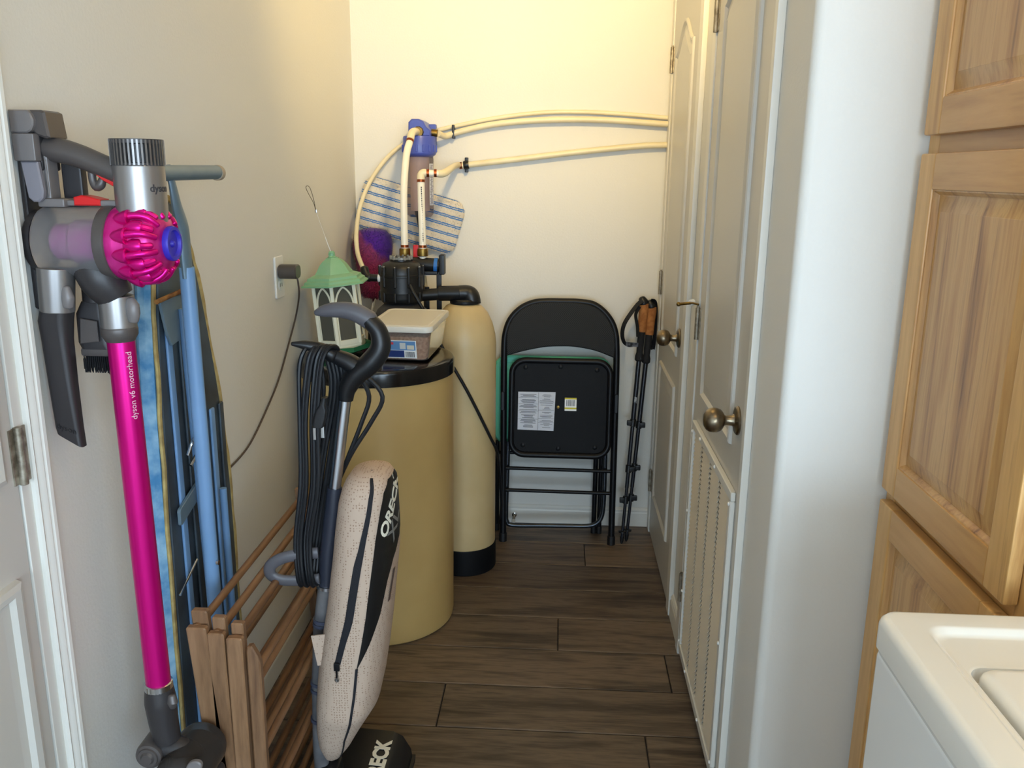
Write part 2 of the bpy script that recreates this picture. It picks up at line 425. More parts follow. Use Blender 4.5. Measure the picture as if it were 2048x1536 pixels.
# louvred return-air grille screwed on the lower half of the near door
gx = XR-.012
gy0, gy1, gz0, gz1 = 1.752, 2.315, .06, .765
b = B()
for (a, c) in (((gy0, gz0), (gy1, gz0+.022)), ((gy0, gz1-.022), (gy1, gz1)), ((gy0, gz0+.022), (gy0+.022, gz1-.022)), ((gy1-.022, gz0+.022), (gy1, gz1-.022))):
    b.box((gx-.012, a[0], a[1]), (gx, c[0], c[1]), .002, 1)
gr = b.build('vent_grille', TRIM, d2)
nb = 4; cw = (gy1-gy0-.044)/nb
for i in range(nb):
    ya = gy0+.022+cw*i
    b = B(); nl = 52; hz_ = (gz1-gz0-.05)/nl
    for j in range(nl):
        z = gz0+.025+hz_*j
        # each louvre: a small slanted blade
        b.rings([[V((gx-.0085, ya+.011, z+.001)), V((gx-.0075, ya+.011, z+.0005)), V((gx-.002, ya+.011, z+hz_*.75)), V((gx-.003, ya+.011, z+hz_*.85))],
                 [V((gx-.0085, ya+cw-.011, z+.001)), V((gx-.0075, ya+cw-.011, z+.0005)), V((gx-.002, ya+cw-.011, z+hz_*.75)), V((gx-.003, ya+cw-.011, z+hz_*.85))]])
    o = b.build('louvre_column', GRILL, gr); o['kind'] = 'stuff'
    if i: B().box((gx-.0030, ya-.010, gz0+.022), (gx-.001, ya+.010, gz1-.022)).build('divider', DIVID_SHADE, gr)  # recessed strip, groove shadow painted into its colour
B().box((gx-.0018, gy0+.02, gz0+.02), (gx-.0005, gy1-.02, gz1-.02)).build('backing', GRILL, gr)
for (y, z) in ((gy0+.011, gz0+.03), (gy0+.011, .40), (gy0+.011, gz1-.03), (gy1-.011, gz0+.03), (gy1-.011, .25), (gy1-.011, .50), (gy1-.011, gz1-.03), (2.17, gz0+.011), (2.17, gz1-.011), (1.95, gz1-.011), (1.95, gz0+.011)):
    B().lathe([(.0045, 0), (.0045, .0015), (.003, .003), (0, .0035)], (gx-.012, y, z), (-1, 0, 0), 10).build('screw', WHITEP, gr)
# hinge pin stop on the near door's middle hinge
b = B().tube([(gx-.006, 2.374, 1.078), (gx-.018, 2.40, 1.078), (gx-.022, 2.412, 1.076)], .003, 8)
b.tube([(gx-.022, 2.412, 1.076), (gx-.05, 2.43, 1.070)], .0042, 10, rnd=True)
st = b.build('hinge_pin_stop', BRASS, d2)
B().sphere((gx-.052, 2.431, 1.0695), .0065).build('stop_tip', BRASS, st)
B().cyl((gx-.022, 2.412, 1.076), (gx-.012, 2.419, 1.079), .009, n=14, bev=.002).build('stop_pad', WHITEP, st)

# side door at the left edge of the view
d3 = struct(bpy.data.objects.new('door_3', None)); COL.objects.link(d3); d3.location = (XL, .3, 0)
B().box((XL-.034, .30, .012), (XL+.002, 1.160, 2.035), 0.0015).build('door_leaf', DOORP, d3)
f3 = lambda y, z, h: V((XL+.002+h, y, z))
for (z0, z1) in ((.14, .83), (.98, 1.90)):
    o_ = [(.36, z0), (1.125, z0), (1.125, z1), (.36, z1)]
    b = relief(B(), o_, f3, [(0, 0), (.002, .010), (.010, .013), (.020, .010), (.026, .003), (.040, .0008)])
    b.face([f3(a, c, .0008) for a, c in inset(o_, .04)])
    b.build('panel', DOORP, d3, ang=25)
for z in (.22, .965, 1.76):
    hb = B().cyl((XL+.008, 1.165, z), (XL+.008, 1.165, z+.089), .0065, n=14, bev=.001)
    for i in range(1, 5): hb.cyl((XL+.008, 1.165, z+.089*i/5-.0007), (XL+.008, 1.165, z+.089*i/5+.0007), .0069, n=14)
    hb.box((XL+.001, 1.150, z+.002), (XL+.0045, 1.162, z+.087)).box((XL+.003, 1.167, z+.002), (XL+.0062, 1.186, z+.087))
    hb.build('hinge', HINGE, d3)

# globe lamp hanging just under the ceiling, above and a little ahead of the camera
LX, LY, LZ = 0.35, 0.55, 2.26
t = thing('ceiling_light', 'warm globe lamp under the ceiling above the passage', 'lamp', (LX, LY, H))
B().lathe([(.0, 0), (.06, 0), (.058, .018), (.02, .028), (.02, .075), (.035, .08), (.035, .10), (0, .10)], (LX, LY, H), (0, 0, -1), 30).build('lamp_base', NICKEL, t)
t2 = thing('spotlight', 'small ceiling spotlight aimed at the top of the back wall', 'lamp', (.05, 1.70, H))
B().lathe([(0, 0), (.045, 0), (.045, .012), (.012, .018), (.010, .09), (0, .09)], (.05, 1.66, H), (0, 0, -1), 24).build('mount', NICKEL, t2)
_ax = V((-.05, 1.64, -.27)).normalized()
B().lathe([(0, -.11), (.030, -.105), (.036, -.06), (.052, .0), (.050, .0), (.034, -.055), (.0, -.06)], V((.05, 1.72, 2.29))-_ax*.02, _ax, 28).build('lamp_shade', NICKEL, t2)
GL = bpy.data.materials.new('lamp_globe'); GL.use_nodes = True
_p2 = GL.node_tree.nodes['Principled BSDF']
_p2.inputs['Emission Color'].default_value = LAMP_COL + (1,)
_p2.inputs['Emission Strength'].default_value = LAMP_W/(math.pi*4*math.pi*.09**2)
B().sphere((LX, LY, LZ), .09, u=24, v=16).build('globe', GL, t)

# ------------------------------------------------------------------ cordless stick vacuum on its wall dock
GREY = mat('dark_titanium_plastic', (86, 80, 78), 0.38, 0.25, bump=(300, .04))
GREYL = mat('mid_grey_plastic', (118, 113, 112), 0.4, 0.1, bump=(300, .04))
GREYD = mat('charcoal_plastic', (52, 49, 50), 0.4, 0.1, bump=(250, .05))
SILV = mat('satin_nickel_plastic', (150, 147, 146), 0.34, 0.75)
MAG = mat('magenta_anodised', (212, 10, 128), 0.3, 0.65)
MAGB = mat('magenta_body', (196, 14, 120), 0.28, 0.45, var=((206, 50, 140), 45))
RED = mat('red_plastic', (206, 30, 32), 0.4)
BLUF = mat('blue_filter_cap', (52, 44, 176), 0.45)
BIN = mat('dusty_clear_bin', (204, 202, 204), 0.30, trans=0.84, ior=1.1, bump=(20, .05))
CLEARG = mat('smoked_clear_plastic', (110, 104, 100), 0.18, trans=0.75, ior=1.15)
LOGO = mat('grey_logo', (58, 56, 60), 0.5)
LOGOW = mat('pale_print', (226, 178, 200), 0.5)
yv = 1.275
sv = thing('stick_vacuum', 'cordless stick vacuum with magenta wand and cyclones hanging on left wall', 'vacuum', (-.68, yv, .27))
# bin
B().lathe([(0, -.779), (.046, -.779), (.0525, -.775), (.0545, -.770), (.0535, -.764), (.0535, -.680), (.050, -.677), (0, -.677)], (0, yv, 1.316), (1, 0, 0), 40).build('dust_bin', BIN, sv)
bb = B().lathe([(0, -.764), (.020, -.764), (.024, -.758), (.024, -.735), (.030, -.730), (.031, -.69), (0, -.69)], (0, yv, 1.316), (1, 0, 0), 28)
bb.build('shroud', mat('dusty_magenta', (178, 70, 150), 0.5, var=((166, 130, 150), 25)), sv)
B().lathe([(0, -.795), (.042, -.795), (.0475, -.790), (.0475, -.780), (0, -.780)], (0, yv, 1.316), (1, 0, 0), 36).build('bin_base', GREYD, sv)
B().lathe([(.045, -.681), (.0555, -.681), (.0565, -.676), (.0565, -.665), (.050, -.660)], (0, yv, 1.316), (1, 0, 0), 40).build('bin_collar', GREY, sv)
# cyclone body
cx_ = lambda x: -.664+(x+.684)*.70
cy = B().lathe([(r_, cx_(x)) for r_, x in ((0, -.684), (.054, -.684), (.0565, -.676), (.0560, -.664), (.0535, -.652), (.0530, -.62), (.0515, -.604), (.046, -.590), (.036, -.581), (.026, -.578), (0, -.578))], (0, yv, 1.316), (1, 0, 0), 48).build('cyclone_body', MAGB, sv)
def pol(x, r, a): return V((cx_(x), yv-r*math.cos(a), 1.316+r*math.sin(a)))
for k in range(12):
    a = 2*math.pi*(k+.5)/12
    c = B().tube([pol(-.672, .0515, a), pol(-.660, .0530, a), pol(-.645, .0545, a), pol(-.634, .0555, a), pol(-.6325, .0555, a)], [.002, .0075, .0110, .0122, .010], 14)
    c.tube(cr([pol(-.640, .0585, a), pol(-.622, .0585, a+.04), pol(-.605, .0560, a+.06), pol(-.592, .0495, a+.05), pol(-.582, .040, a+.03)], 4), [.0054, .0052, .0050, .0044], 10, rnd=True)
    c.build('cyclone_cone', MAG, cy)
    a2 = 2*math.pi*k/12
    c = B().tube([pol(-.640, .0495, a2), pol(-.622, .0525, a2), pol(-.608, .0515, a2), pol(-.6065, .051, a2)], [.006, .0105, .0102, .0085], 12)
    c.tube([pol(-.610, .055, a2), pol(-.598, .0515, a2), pol(-.588, .045, a2)], .0048, 8, rnd=True)
    c.build('cyclone_cone', MAG, cy)
B().lathe([(.0, -.590), (.0255, -.590), (.0265, -.584), (.025, -.581), (.0205, -.581), (.018, -.5855), (.006, -.5860), (.004, -.582), (0, -.581)], (0, yv, 1.316), (1, 0, 0), 36).build('filter_knob', BLUF, sv)
# motor tower with its fluted exhaust
mt = B().lathe([(0, 1.345), (.0360, 1.345), (.0365, 1.37), (.0365, 1.428), (.035, 1.430), (0, 1.430)], (-.627, yv, 0), (0, 0, 1), 44).build('motor_housing', SILV, sv)
e = B().lathe([(0, 1.430), (.0355, 1.430), (.0355, 1.433), (.032, 1.434), (.032, 1.460), (.0372, 1.461), (.0375, 1.467), (.034, 1.467), (.032, 1.464), (0, 1.464)], (-.627, yv, 0), (0, 0, 1), 44)
e.build('exhaust_core', GREYD, mt)
e = B()
for k in range(40):
    a = 2*math.pi*k/40; c_, s_ = math.cos(a), math.sin(a)
    M = Matrix.Translation((-.627+.0345*c_, yv+.0345*s_, 1.448)) @ Matrix.Rotation(a, 4, 'Z')
    e.box((-.0035, -.0014, -.018), (.0035, .0014, .018), M=M)
e.build('exhaust_fins', mat('fin_nickel', (120, 116, 114), .32, .7), mt)
def wrapz(cx, cy_, r, a0, z0, rot=False):
    if rot: return lambda x, y, z: V((cx+(r+z)*math.sin(a0-y/r), cy_-(r+z)*math.cos(a0-y/r), z0+x))
    return lambda x, y, z: V((cx+(r+z)*math.sin(a0+x/r), cy_-(r+z)*math.cos(a0+x/r), z0+y))
text_obj('lettering', 'dyson', .0150, wrapz(-.627, yv, .0367, R(74), 1.397), LOGO, mt, bold=.0003)
# handle arm and its post
B().tube(cr([(-.765, yv, 1.452), (-.745, yv, 1.450), (-.715, yv, 1.442), (-.685, yv, 1.430), (-.655, yv, 1.418)], 5), [.017, .0185, .0175, .0170, .0175], 18, rnd=True).build('handle', GREY, sv)
b = B().box((-.775, yv-.014, 1.378), (-.757, yv+.014, 1.455), .004)
for i in range(3): b.box((-.7715+i*.005, yv-.0155, 1.384), (-.7690+i*.005, yv-.0135, 1.437), .0008, 1)
b.build('battery_post', GREYL, sv)
b = B().box((-.776, yv-.020, 1.368), (-.735, yv+.020, 1.381), .003).box((-.737, yv-.012, 1.370), (-.655, yv+.012, 1.379), .003)
b.build('saddle', GREYL, sv)
B().prism([(-.724, 1.371), (-.684, 1.371), (-.684, 1.380), (-.700, 1.384), (-.712, 1.386), (-.724, 1.383)], lambda x, z, t: V((x, t, z)), yv-.0145, yv+.0145, .0015).build('bin_latch', RED, sv)
B().tube(cr([(-.699, yv, 1.428), (-.699, yv, 1.408), (-.694, yv, 1.398), (-.687, yv, 1.402), (-.683, yv, 1.412)], 4), [.006, .0058, .0065, .007, .005], 10).build('trigger_guard', GREY, sv)
B().prism([(-.695, 1.421), (-.655, 1.404), (-.655, 1.394), (-.680, 1.408)], lambda x, z, t: V((x, t, z)), yv-.009, yv+.009, .001).build('trigger', RED, sv)
# throat, release collar
b = B().tube(cr([(-.705, yv-.004, 1.285), (-.696, yv-.006, 1.262), (-.686, yv-.002, 1.243), (-.681, yv, 1.232)], 6), [.036, .034, .030, .0265], 24)
b.build('throat', GREYD, sv)
b = B().cyl((-.681, yv, 1.236), (-.681, yv, 1.186), .0262, .0265, 32, .002)
b.build('wand_socket', SILV, sv)
b = B().lathe([(0, 1.165), (.0215, 1.165), (.0235, 1.169), (.0270, 1.175), (.0275, 1.184), (.0262, 1.187), (0, 1.187)], (-.681, yv, 0), (0, 0, 1), 32)
b.build('socket_ring', GREY, sv)
B().tube([(-.653, yv-.008, 1.199), (-.651, yv-.010, 1.210), (-.651, yv-.010, 1.222), (-.655, yv-.008, 1.230)], [.007, .0085, .0085, .006], 12, flat=1.2, rnd=True).build('release_button', GREYL, sv)
wd = B().cyl((-.6805, yv, 1.167), (-.6745, yv, .560), .0205, n=36).build('wand', MAG, sv)
text_obj('lettering', 'dyson v6 motorhead', .0130, wrapz(-.6795, yv, .0208, R(52), 1.096, True), LOGOW, wd)
b = B().lathe([(.0208, .556), (.0235, .556), (.0235, .567), (.0208, .568)], (-.6745, yv, 0), (0, 0, 1), 32, cap0=False, cap1=False); b.build('wand_ring', CHROME, sv)
b = B().tube(cr([(-.6745, yv, .557), (-.6740, yv, .53), (-.672, yv, .49), (-.668, yv, .455)], 4), [.0235, .0265, .0245, .0225], 28); b.build('lower_collar', GREYD, sv)
B().tube([(-.6505, yv-.008, .526), (-.6485, yv-.010, .536), (-.6495, yv-.008, .546)], [.006, .008, .006], 12, flat=1.3, rnd=True).build('release_button', GREY, sv)
j = B().lathe([(0, -.034), (.009, -.034), (.012, -.030), (.017, -.030), (.018, -.027), (.0225, -.026), (.0245, -.020), (.0245, .020), (.02, .03), (0, .03)], (-.692, yv, .436), (0, 1, 0), 32)
j.build('neck_joint', GREY, sv)
B().tube(cr([(-.692, yv, .436), (-.665, yv, .440), (-.640, yv, .430), (-.625, yv+.01, .40)], 5), [.020, .021, .022, .022], 20).build('neck', GREYD, sv)
hd = B().lathe([(0, -.062), (.034, -.062), (.042, -.056), (.045, -.045), (.045, .045), (.042, .056), (0, .060)], (-.632, yv+.006, .405), (0, 1, 0), 36).build('motor_head', CLEARG, sv)
B().lathe([(0, -.05), (.030, -.05), (.030, .05), (0, .05)], (-.632, yv+.006, .400), (0, 1, 0), 24).build('brush_bar', GREYD, hd)
B().box((-.69, yv-.05, .33), (-.59, yv+.06, .375), .014, 3).build('sole', GREYD, hd)
B().prism(rrect(.026, .072, .012), lambda a, c, t: V((-.602+a+.30*c, t, .425+c)), yv-.064, yv-.054, .002).build('head_flap', GREYL, hd)

dk = thing('wall_dock', 'dark grey charging dock on left wall beside the door casing', 'wall mount', (XL, yv, 1.20))
B().box((XL+.0005, yv-.022, 1.215), (XL+.010, yv+.040, 1.502), .004).build('back_plate', GREYD, dk)
pr = [(-.790, 1.506), (-.742, 1.506), (-.736, 1.503), (-.732, 1.468), (-.738, 1.466), (-.752, 1.471), (-.760, 1.480), (-.764, 1.498), (-.772, 1.500), (-.790, 1.494)]
B().prism(pr, lambda x, z, t: V((x-.012, t, z)), yv-.024, yv+.026, .003).build('hood', GREY, dk)
B().box((-.790, yv-.018, 1.42), (-.762, yv+.030, 1.50), .004).build('hood_core', GREYD, dk)
pr = [(-.797, 1.4735), (-.772, 1.4735), (-.766, 1.477), (-.762, 1.484), (-.761, 1.492), (-.764, 1.500), (-.770, 1.5055), (-.797, 1.5055)]
B().prism(pr, lambda x, z, t: V((x, t, z)), yv-.032, yv-.018, .002).build('end_cap', GREYL, dk)
B().box((-.795, yv-.034, 1.434), (-.762, yv-.018, 1.473), .0025).build('clip_block', GREYL, dk)
pr = [(-.789, 1.4335), (-.763, 1.4335), (-.759, 1.392), (-.761, 1.382), (-.767, 1.376), (-.776, 1.376), (-.783, 1.382)]
B().prism(pr, lambda x, z, t: V((x, t, z)), yv-.030, yv-.020, .002).build('clip_tongue', mat('lilac_grey_plastic', (128, 125, 132), 0.42), dk)
B().box((-.760, yv+.022, 1.355), (-.728, yv+.040, 1.44), .004).build('charging_block', GREYD, dk)
B().box((-.796, yv-.020, 1.268), (-.720, yv+.030, 1.282), .004).build('tool_shelf', GREYD, dk)
b = B().cyl((-.757, yv-.024, 1.280), (-.762, yv-.024, 1.213), .0265, .0245, 30, .002); b.build('tool_holder', SILV, dk)
b = B().cyl((-.722, yv+.022, 1.272), (-.724, yv+.022, 1.222), .022, .021, 24, .002); b.build('tool_holder', GREYD, dk)
B().tube([(-.7375, yv-.036, 1.224), (-.735, yv-.038, 1.236), (-.738, yv-.036, 1.250)], [.007, .0085, .006], 12, flat=1.2, rnd=True).build('holder_button', GREYL, dk)
B().tube([(-.712, yv-.002, 1.232), (-.710, yv-.002, 1.242), (-.713, yv, 1.252)], [.006, .008, .006], 12, rnd=True).build('holder_button', GREYL, dk)
B().tube(cr([(-.735, yv+.035, 1.13), (-.722, yv+.04, 1.10), (-.706, yv+.045, 1.075), (-.694, yv+.05, 1.04), (-.691, yv+.052, .90), (-.690, yv+.053, .60)], 6), .0028, 8).build('charging_cord', RUB, dk)

ct = thing('crevice_tool', 'long dark crevice tool hanging from the left side of wall dock', 'vacuum tool', (-.762, yv-.024, 1.0))
def loft_box(secs):
    return [[V((x+a, y+c, z)) for a, c in rrect(w_, d_, min(w_, d_)*.32, 4)] for x, y, z, w_, d_ in secs]
rg = loft_box([(-.762, yv-.024, 1.216, .044, .040), (-.766, yv-.024, 1.20, .046, .038), (-.767, yv-.024, 1.17, .042, .032), (-.766, yv-.024, 1.10, .040, .027), (-.764, yv-.024, 1.03, .039, .022), (-.7625, yv-.024, 1.01, .039, .020)])
for v in rg[-1]: v.z += -(v.x+.7625)*.6
B().rings(rg).build('nozzle', GREYD, ct)
text_obj('lettering', 'dyson', .013, lambda x, y, z: V((-.763+x, yv-.0355-z, 1.030+y-.35*x)), mat('embossed_grey', (34, 32, 33), .4), ct)
bt = thing('brush_tool', 'small dark combination brush tool behind the crevice tool on dock', 'vacuum tool', (-.724, yv+.022, 1.11))
rg = loft_box([(-.724, yv+.022, 1.224, .040, .038), (-.727, yv+.020, 1.205, .052, .042), (-.725, yv+.018, 1.16, .056, .040), (-.722, yv+.018, 1.150, .054, .038)])
B().rings(rg).build('brush_body', GREYD, bt)
B().prism([(-.742, 1.160), (-.712, 1.164), (-.712, 1.196), (-.738, 1.200)], lambda x, z, t: V((x, t, z)), yv-.004, yv-.008, .001).build('slider', GREY, bt)
B().box((-.748, yv+.000, 1.138), (-.698, yv+.038, 1.152), .004).build('bristle_collar', GREY, bt)
b = B()
for i in range(14):
    for j in range(5):
        x = -.744+i*.0032; y = yv+.003+j*.008
        b.tube([(x, y, 1.14), (x+random.uniform(-.002, .002), y, 1.112)], .0011, 4)
o = b.build('bristles', BLKM, bt); o['kind'] = 'stuff'
B().prism([(-.752, 1.115), (-.715, 1.121), (-.715, 1.132), (-.752, 1.132)], lambda x, z, t: V((x, t, z)), yv+.012, yv+.03, .001).build('brush_guard', GREYD, bt)

# ------------------------------------------------------------------ ironing board, folded and stood against the wall
IB = mat('board_cover_blue', (70, 130, 178), 0.8, bump=(25, .6), var=((150, 190, 214), 22))
IBD = mat('board_underside', (84, 100, 112), 0.5, 0.3, var=((62, 66, 70), 6), bump=(80, .06))
IBL = mat('blue_tube_paint', (112, 150, 192), 0.35, var=((122, 160, 204), 6))
IBG = mat('worn_blue_bar', (112, 134, 148), 0.38, 0.2, var=((92, 116, 134), 10))
HEM = mat('cover_hem', (190, 170, 112), 0.85, bump=(90, .7), var=((160, 138, 88), 40))
RUST = mat('rusty_rod', (164, 118, 66), 0.7, 0.3, var=((104, 62, 36), 60))
ib = thing('ironing_board', 'folded ironing board with worn blue cover standing against left wall', 'ironing board', (-.78, 1.64, 0))
prof = cr([(1.436, .012, 0), (1.447, .4, 0), (1.458, .8, 0), (1.470, 1.05, 0), (1.490, 1.22, 0), (1.525, 1.335, 0), (1.585, 1.385, 0), (1.645, 1.345, 0), (1.700, 1.24, 0), (1.745, 1.09, 0), (1.785, .90, 0), (1.806, .70, 0), (1.806, .40, 0), (1.800, .012, 0)], 5)
io = [(p.x+.062, p.y) for p in prof]
fx = lambda y, z, t: V((t, y, z))
B().prism(io, fx, -.795, -.764, .009).build('cover', IB, ib)
B().prism(inset(io, .022), fx, -.764, -.757, .002).build('metal_top', IBD, ib)
hp = [V((-.762, a, c)) for a, c in inset(io, .014)]
hp = [p+V((random.uniform(0, .003), random.uniform(-.002, .002), 0)) for p in hp]
B().tube(hp, .0065, 8, caps=True, flat=.6).build('hem', HEM, ib)
for y in (1.590, 1.645, 1.765, 1.815):
    B().box((-.757, y-.011, .05), (-.750, y+.011, 1.17 if y < 1.7 else .92), .004).build('rib', IBL if y in (1.590, 1.765) else IBD, ib)
# legs
lx = -.688
B().tube([(lx, 1.445, 1.418), (lx, 1.725, 1.420)], .0135, 20).build('foot_bar', IBG, ib)
for y in (1.725, 1.445):
    B().cyl((lx, y-.008, 1.419), (lx, y+.008, 1.419), .0150, n=20, bev=.002).build('end_cap', mat('worn_end_cap', (170, 156, 136), .6) if y > 1.7 else IBG, ib)
b = B().tube(cr([(lx-.006, 1.515, 1.432), (lx, 1.517, 1.40), (lx, 1.528, 1.36), (lx, 1.545, 1.32), (lx, 1.548, 1.27), (lx, 1.549, 1.23)], 5), [.010, .010, .014, .0175, .017, .015], 16, flat=.55, up=(0, 1, 0))
b.build('leg_strap', IBG, ib)
B().tube([(lx, 1.549, 1.25), (lx, 1.553, .9), (lx, 1.556, .12), (lx, 1.556, .02)], [.0140, .0142, .0142, .0142], 18).build('leg', IBL, ib)
B().tube([(-.738, 1.625, 1.16), (-.736, 1.635, .8), (-.734, 1.66, .03)], .008, 14).build('leg', IBL, ib)
B().tube([(-.735, 1.75, .74), (-.732, 1.745, .4), (-.73, 1.75, .03)], .008, 14).build('leg', IBL, ib)
B().prism(rrect(.15, .035, .006), lambda a, c, t: V((t, 1.625+a, .772+c+a*.28)), -.748, -.741, .001).build('crossbar', IBG, ib)
b = B().prism([(1.545, 1.187), (1.640, 1.187), (1.640, 1.125), (1.620, 1.100), (1.580, 1.095), (1.565, 1.12)], fx, -.748, -.742, .001); b.build('bracket', IBG, ib)
B().tube([(-.738, 1.522, 1.188), (-.738, 1.66, 1.196)], .0045, 10).build('release_rod', RUST, ib)
B().tube(cr([(-.735, 1.592, .87), (-.725, 1.60, .90), (-.72, 1.63, .912), (-.722, 1.655, .905), (-.728, 1.64, .875), (-.735, 1.60, .845)], 5), .0035, 8).build('release_lever', CHROME, ib)
B().cyl((lx+.0135, 1.548, .66), (lx+.018, 1.548, .66), .005, n=12).build('rivet', CHROME, ib)
B().tube([(-.742, 1.52, .60), (-.738, 1.60, .64)], .0025, 8).build('spring', CHROME, ib)

# ------------------------------------------------------------------ wooden drying rack, folded
rk = thing('drying_rack', 'folded wooden drying rack with dowel rods in front of ironing board', 'drying rack', (-.6, 1.66, 0))
ya, yb_ = 1.350, 1.985
tops = [(-.658, -.618, .628, .652), (-.618, -.586, .618, .640), (-.584, -.553, .610, .630), (-.5475, -.522, .596, .0)]
def board(x0, x1, y, zt, angled=False, splay=0.0):
    d = .016
    if angled: o_ = [(x0, 0), (x1, 0), (x1, zt-.035), (x1-.004, zt-.020), (x0+.010, zt), (x0+.002, zt-.002), (x0, zt-.012)]
    else: o_ = [(x0, 0), (x1, 0), (x1, zt-.003), (x1-.003, zt), (x0+.003, zt), (x0, zt-.003)]
    f = lambda x, z, t: V((x+splay*(zt-z), t, z))
    return B().prism(o_, f, y, y+d, .0025)
for s_, yy in ((1, ya), (-1, yb_)):
    for i, (x0, x1, zf, zb) in enumerate(tops):
        q = x0 if i else x0+.002
        board(q+.0006, x1-.0006, yy if s_ > 0 else yy+.018, zf, i == 3, .075 if i == 0 else (.012 if i == 1 else 0)).build('leg_board', RACK, rk)
        if zb: board(q+.004, x1-.004, yy+.018 if s_ > 0 else yy, zb, False, .075 if i == 0 else .012).build('leg_board', RACK, rk)
for i, xs in enumerate((-.640, -.603, -.569, -.536)):
    zt = (.622, .612, .602, .54)[i]
    for j, dz in enumerate((0, .135, .27, .40, .52)):
        z = zt-dz-(.03 if j and i % 2 else 0)
        if z < .04: continue
        B().tube([(xs+.004*(j % 2), ya+.012, z), (xs+.004*(j % 2), yb_+.02, z)], .0078, 12).build('rod', ROD, rk)
B().box((-.600, 1.375, .24), (-.560, 1.379, .27), .001).build('latch', GREYD, rk)

# ------------------------------------------------------------------ upright vacuum
yo = 1.62
BAG = mat('perforated_beige_bag', (188, 166, 147), 0.75, bump=(60, .15))
def dots(M, scale, dark):
    nt = M.node_tree; b = nt.nodes['Principled BSDF']; L = nt.links.new
    tc = nt.nodes.new('ShaderNodeTexCoord'); vo = nt.nodes.new('ShaderNodeTexVoronoi'); vo.inputs['Scale'].default_value = scale; vo.inputs['Randomness'].default_value = .35
    L(tc.outputs['Object'], vo.inputs['Vector'])
    rp = nt.nodes.new('ShaderNodeValToRGB'); rp.color_ramp.elements[0].position = .20; rp.color_ramp.elements[1].position = .31
    rp.color_ramp.elements[0].color = lin(dark); rp.color_ramp.elements[1].color = b.inputs['Base Color'].default_value
    L(vo.outputs['Distance'], rp.inputs['Fac']); L(rp.outputs[0], b.inputs['Base Color'])
dots(BAG, 175, (146, 120, 100))
BAGE = mat('beige_bag_edging', (206, 182, 154), 0.8, bump=(300, .2))
BAGB = mat('black_vinyl_panel', (20, 20, 20), 0.4, bump=(200, .08))
ZIP = mat('navy_zip_tape', (23, 24, 30), 0.8, bump=(500, .4))
HGR = mat('grip_grey', (88, 87, 92), 0.42, bump=(300, .06))
TRANSL = mat('smoky_blue_tube', (84, 84, 88), 0.28, trans=.25, ior=1.2, var=((122, 121, 122), 14))
CORD = mat('black_cord', (18, 20, 24), 0.45)
LOGOC = mat('cream_logo', (226, 222, 204), 0.5)
LOGOS = mat('silver_logo', (150, 150, 146), 0.4, .4)
up = thing('upright_vacuum', 'upright vacuum with beige perforated bag, black cord and curved grip handle', 'vacuum', (-.44, yo, 0))
secs = [(.843, -.374, .010), (.840, -.374, .0255), (.832, -.376, .040), (.818, -.377, .0492), (.800, -.380, .0545), (.775, -.383, .0582), (.720, -.386, .0628), (.664, -.389, .0665), (.608, -.396, .0675), (.550, -.403, .0686), (.492, -.412, .0708), (.432, -.421, .0725), (.372, -.429, .0718), (.310, -.439, .0670), (.247, -.459, .0500), (.200, -.471, .0360), (.165, -.480, .0200), (.150, -.484, .008)]
zs = [s_[0] for s_ in secs]
def bag_sec(z):
    for i in range(len(secs)-1):
        if secs[i][0] >= z >= secs[i+1][0]:
            t = (secs[i][0]-z)/(secs[i][0]-secs[i+1][0])
            return secs[i][1]+(secs[i+1][1]-secs[i][1])*t, secs[i][2]+(secs[i+1][2]-secs[i][2])*t
    return secs[-1][1:] if z < zs[-1] else secs[0][1:]
def bag_pt(z, th, off=0.0):
    xc, hw = bag_sec(z); a = math.radians(th)
    bw = min(.105, hw*1.55); av = max(.004, hw*.965)
    c_, s_ = math.cos(a), math.sin(a); pw = .82
    x = (abs(c_)**pw)*math.copysign(1, c_)*(av+off); y = (abs(s_)**pw)*math.copysign(1, s_)*(bw+off)
    return V((xc+x, yo+.02+y, z))
zz = []
for i in range(len(secs)-1):
    n_ = max(1, int((zs[i]-zs[i+1])/.012))
    zz += [zs[i]+(zs[i+1]-zs[i])*k/n_ for k in range(n_)]
zz.append(zs[-1])
bag = B().rings([[bag_pt(z, 360*k/64, .0012*noise.noise(V((math.cos(k/64*6.283)*3, math.sin(k/64*6.283)*3, z*9)))) for k in range(64)] for z in zz]).build('bag', BAG, up, ang=60)
def patch(name, material, z1, z0, thL, thR, off, n=14, nz=40, parent=None):
    rows = []
    for i in range(nz+1):
        t = i/nz; z = z1+(z0-z1)*t; l, r = interp_at(thL, z), interp_at(thR, z)
        rows.append([(z, l+(r-l)*k/n) for k in range(n+1)])
    b = B()
    top = [[bag_pt(z, a, off) for z, a in r] for r in rows]
    b.rings(top, closed=False)
    return b.build(name, material, parent or bag, ang=60, thin=.0012)
def interp_at(tab, z):
    if z >= tab[0][0]: return tab[0][1]
    for (z0, a0), (z1, a1) in zip(tab, tab[1:]):
        if z0 >= z >= z1: return a0+(a1-a0)*(z0-z)/(z0-z1)
    return tab[-1][1]
patch('front_panel', BAGB, .826, .432, [(.826, -22), (.810, -42), (.790, -46), (.775, -50), (.720, -60), (.664, -66), (.55, -69), (.492, -71), (.44, -74)], [(.826, 22), (.70, 40), (.69, 8), (.66, -18), (.62, -30), (.55, -41), (.492, -56), (.44, -73)], .0018)
zt_ = [(.842, -76), (.82, -72), (.775, -74), (.72, -82), (.664, -88), (.608, -90), (.55, -92), (.492, -96), (.45, -99)]
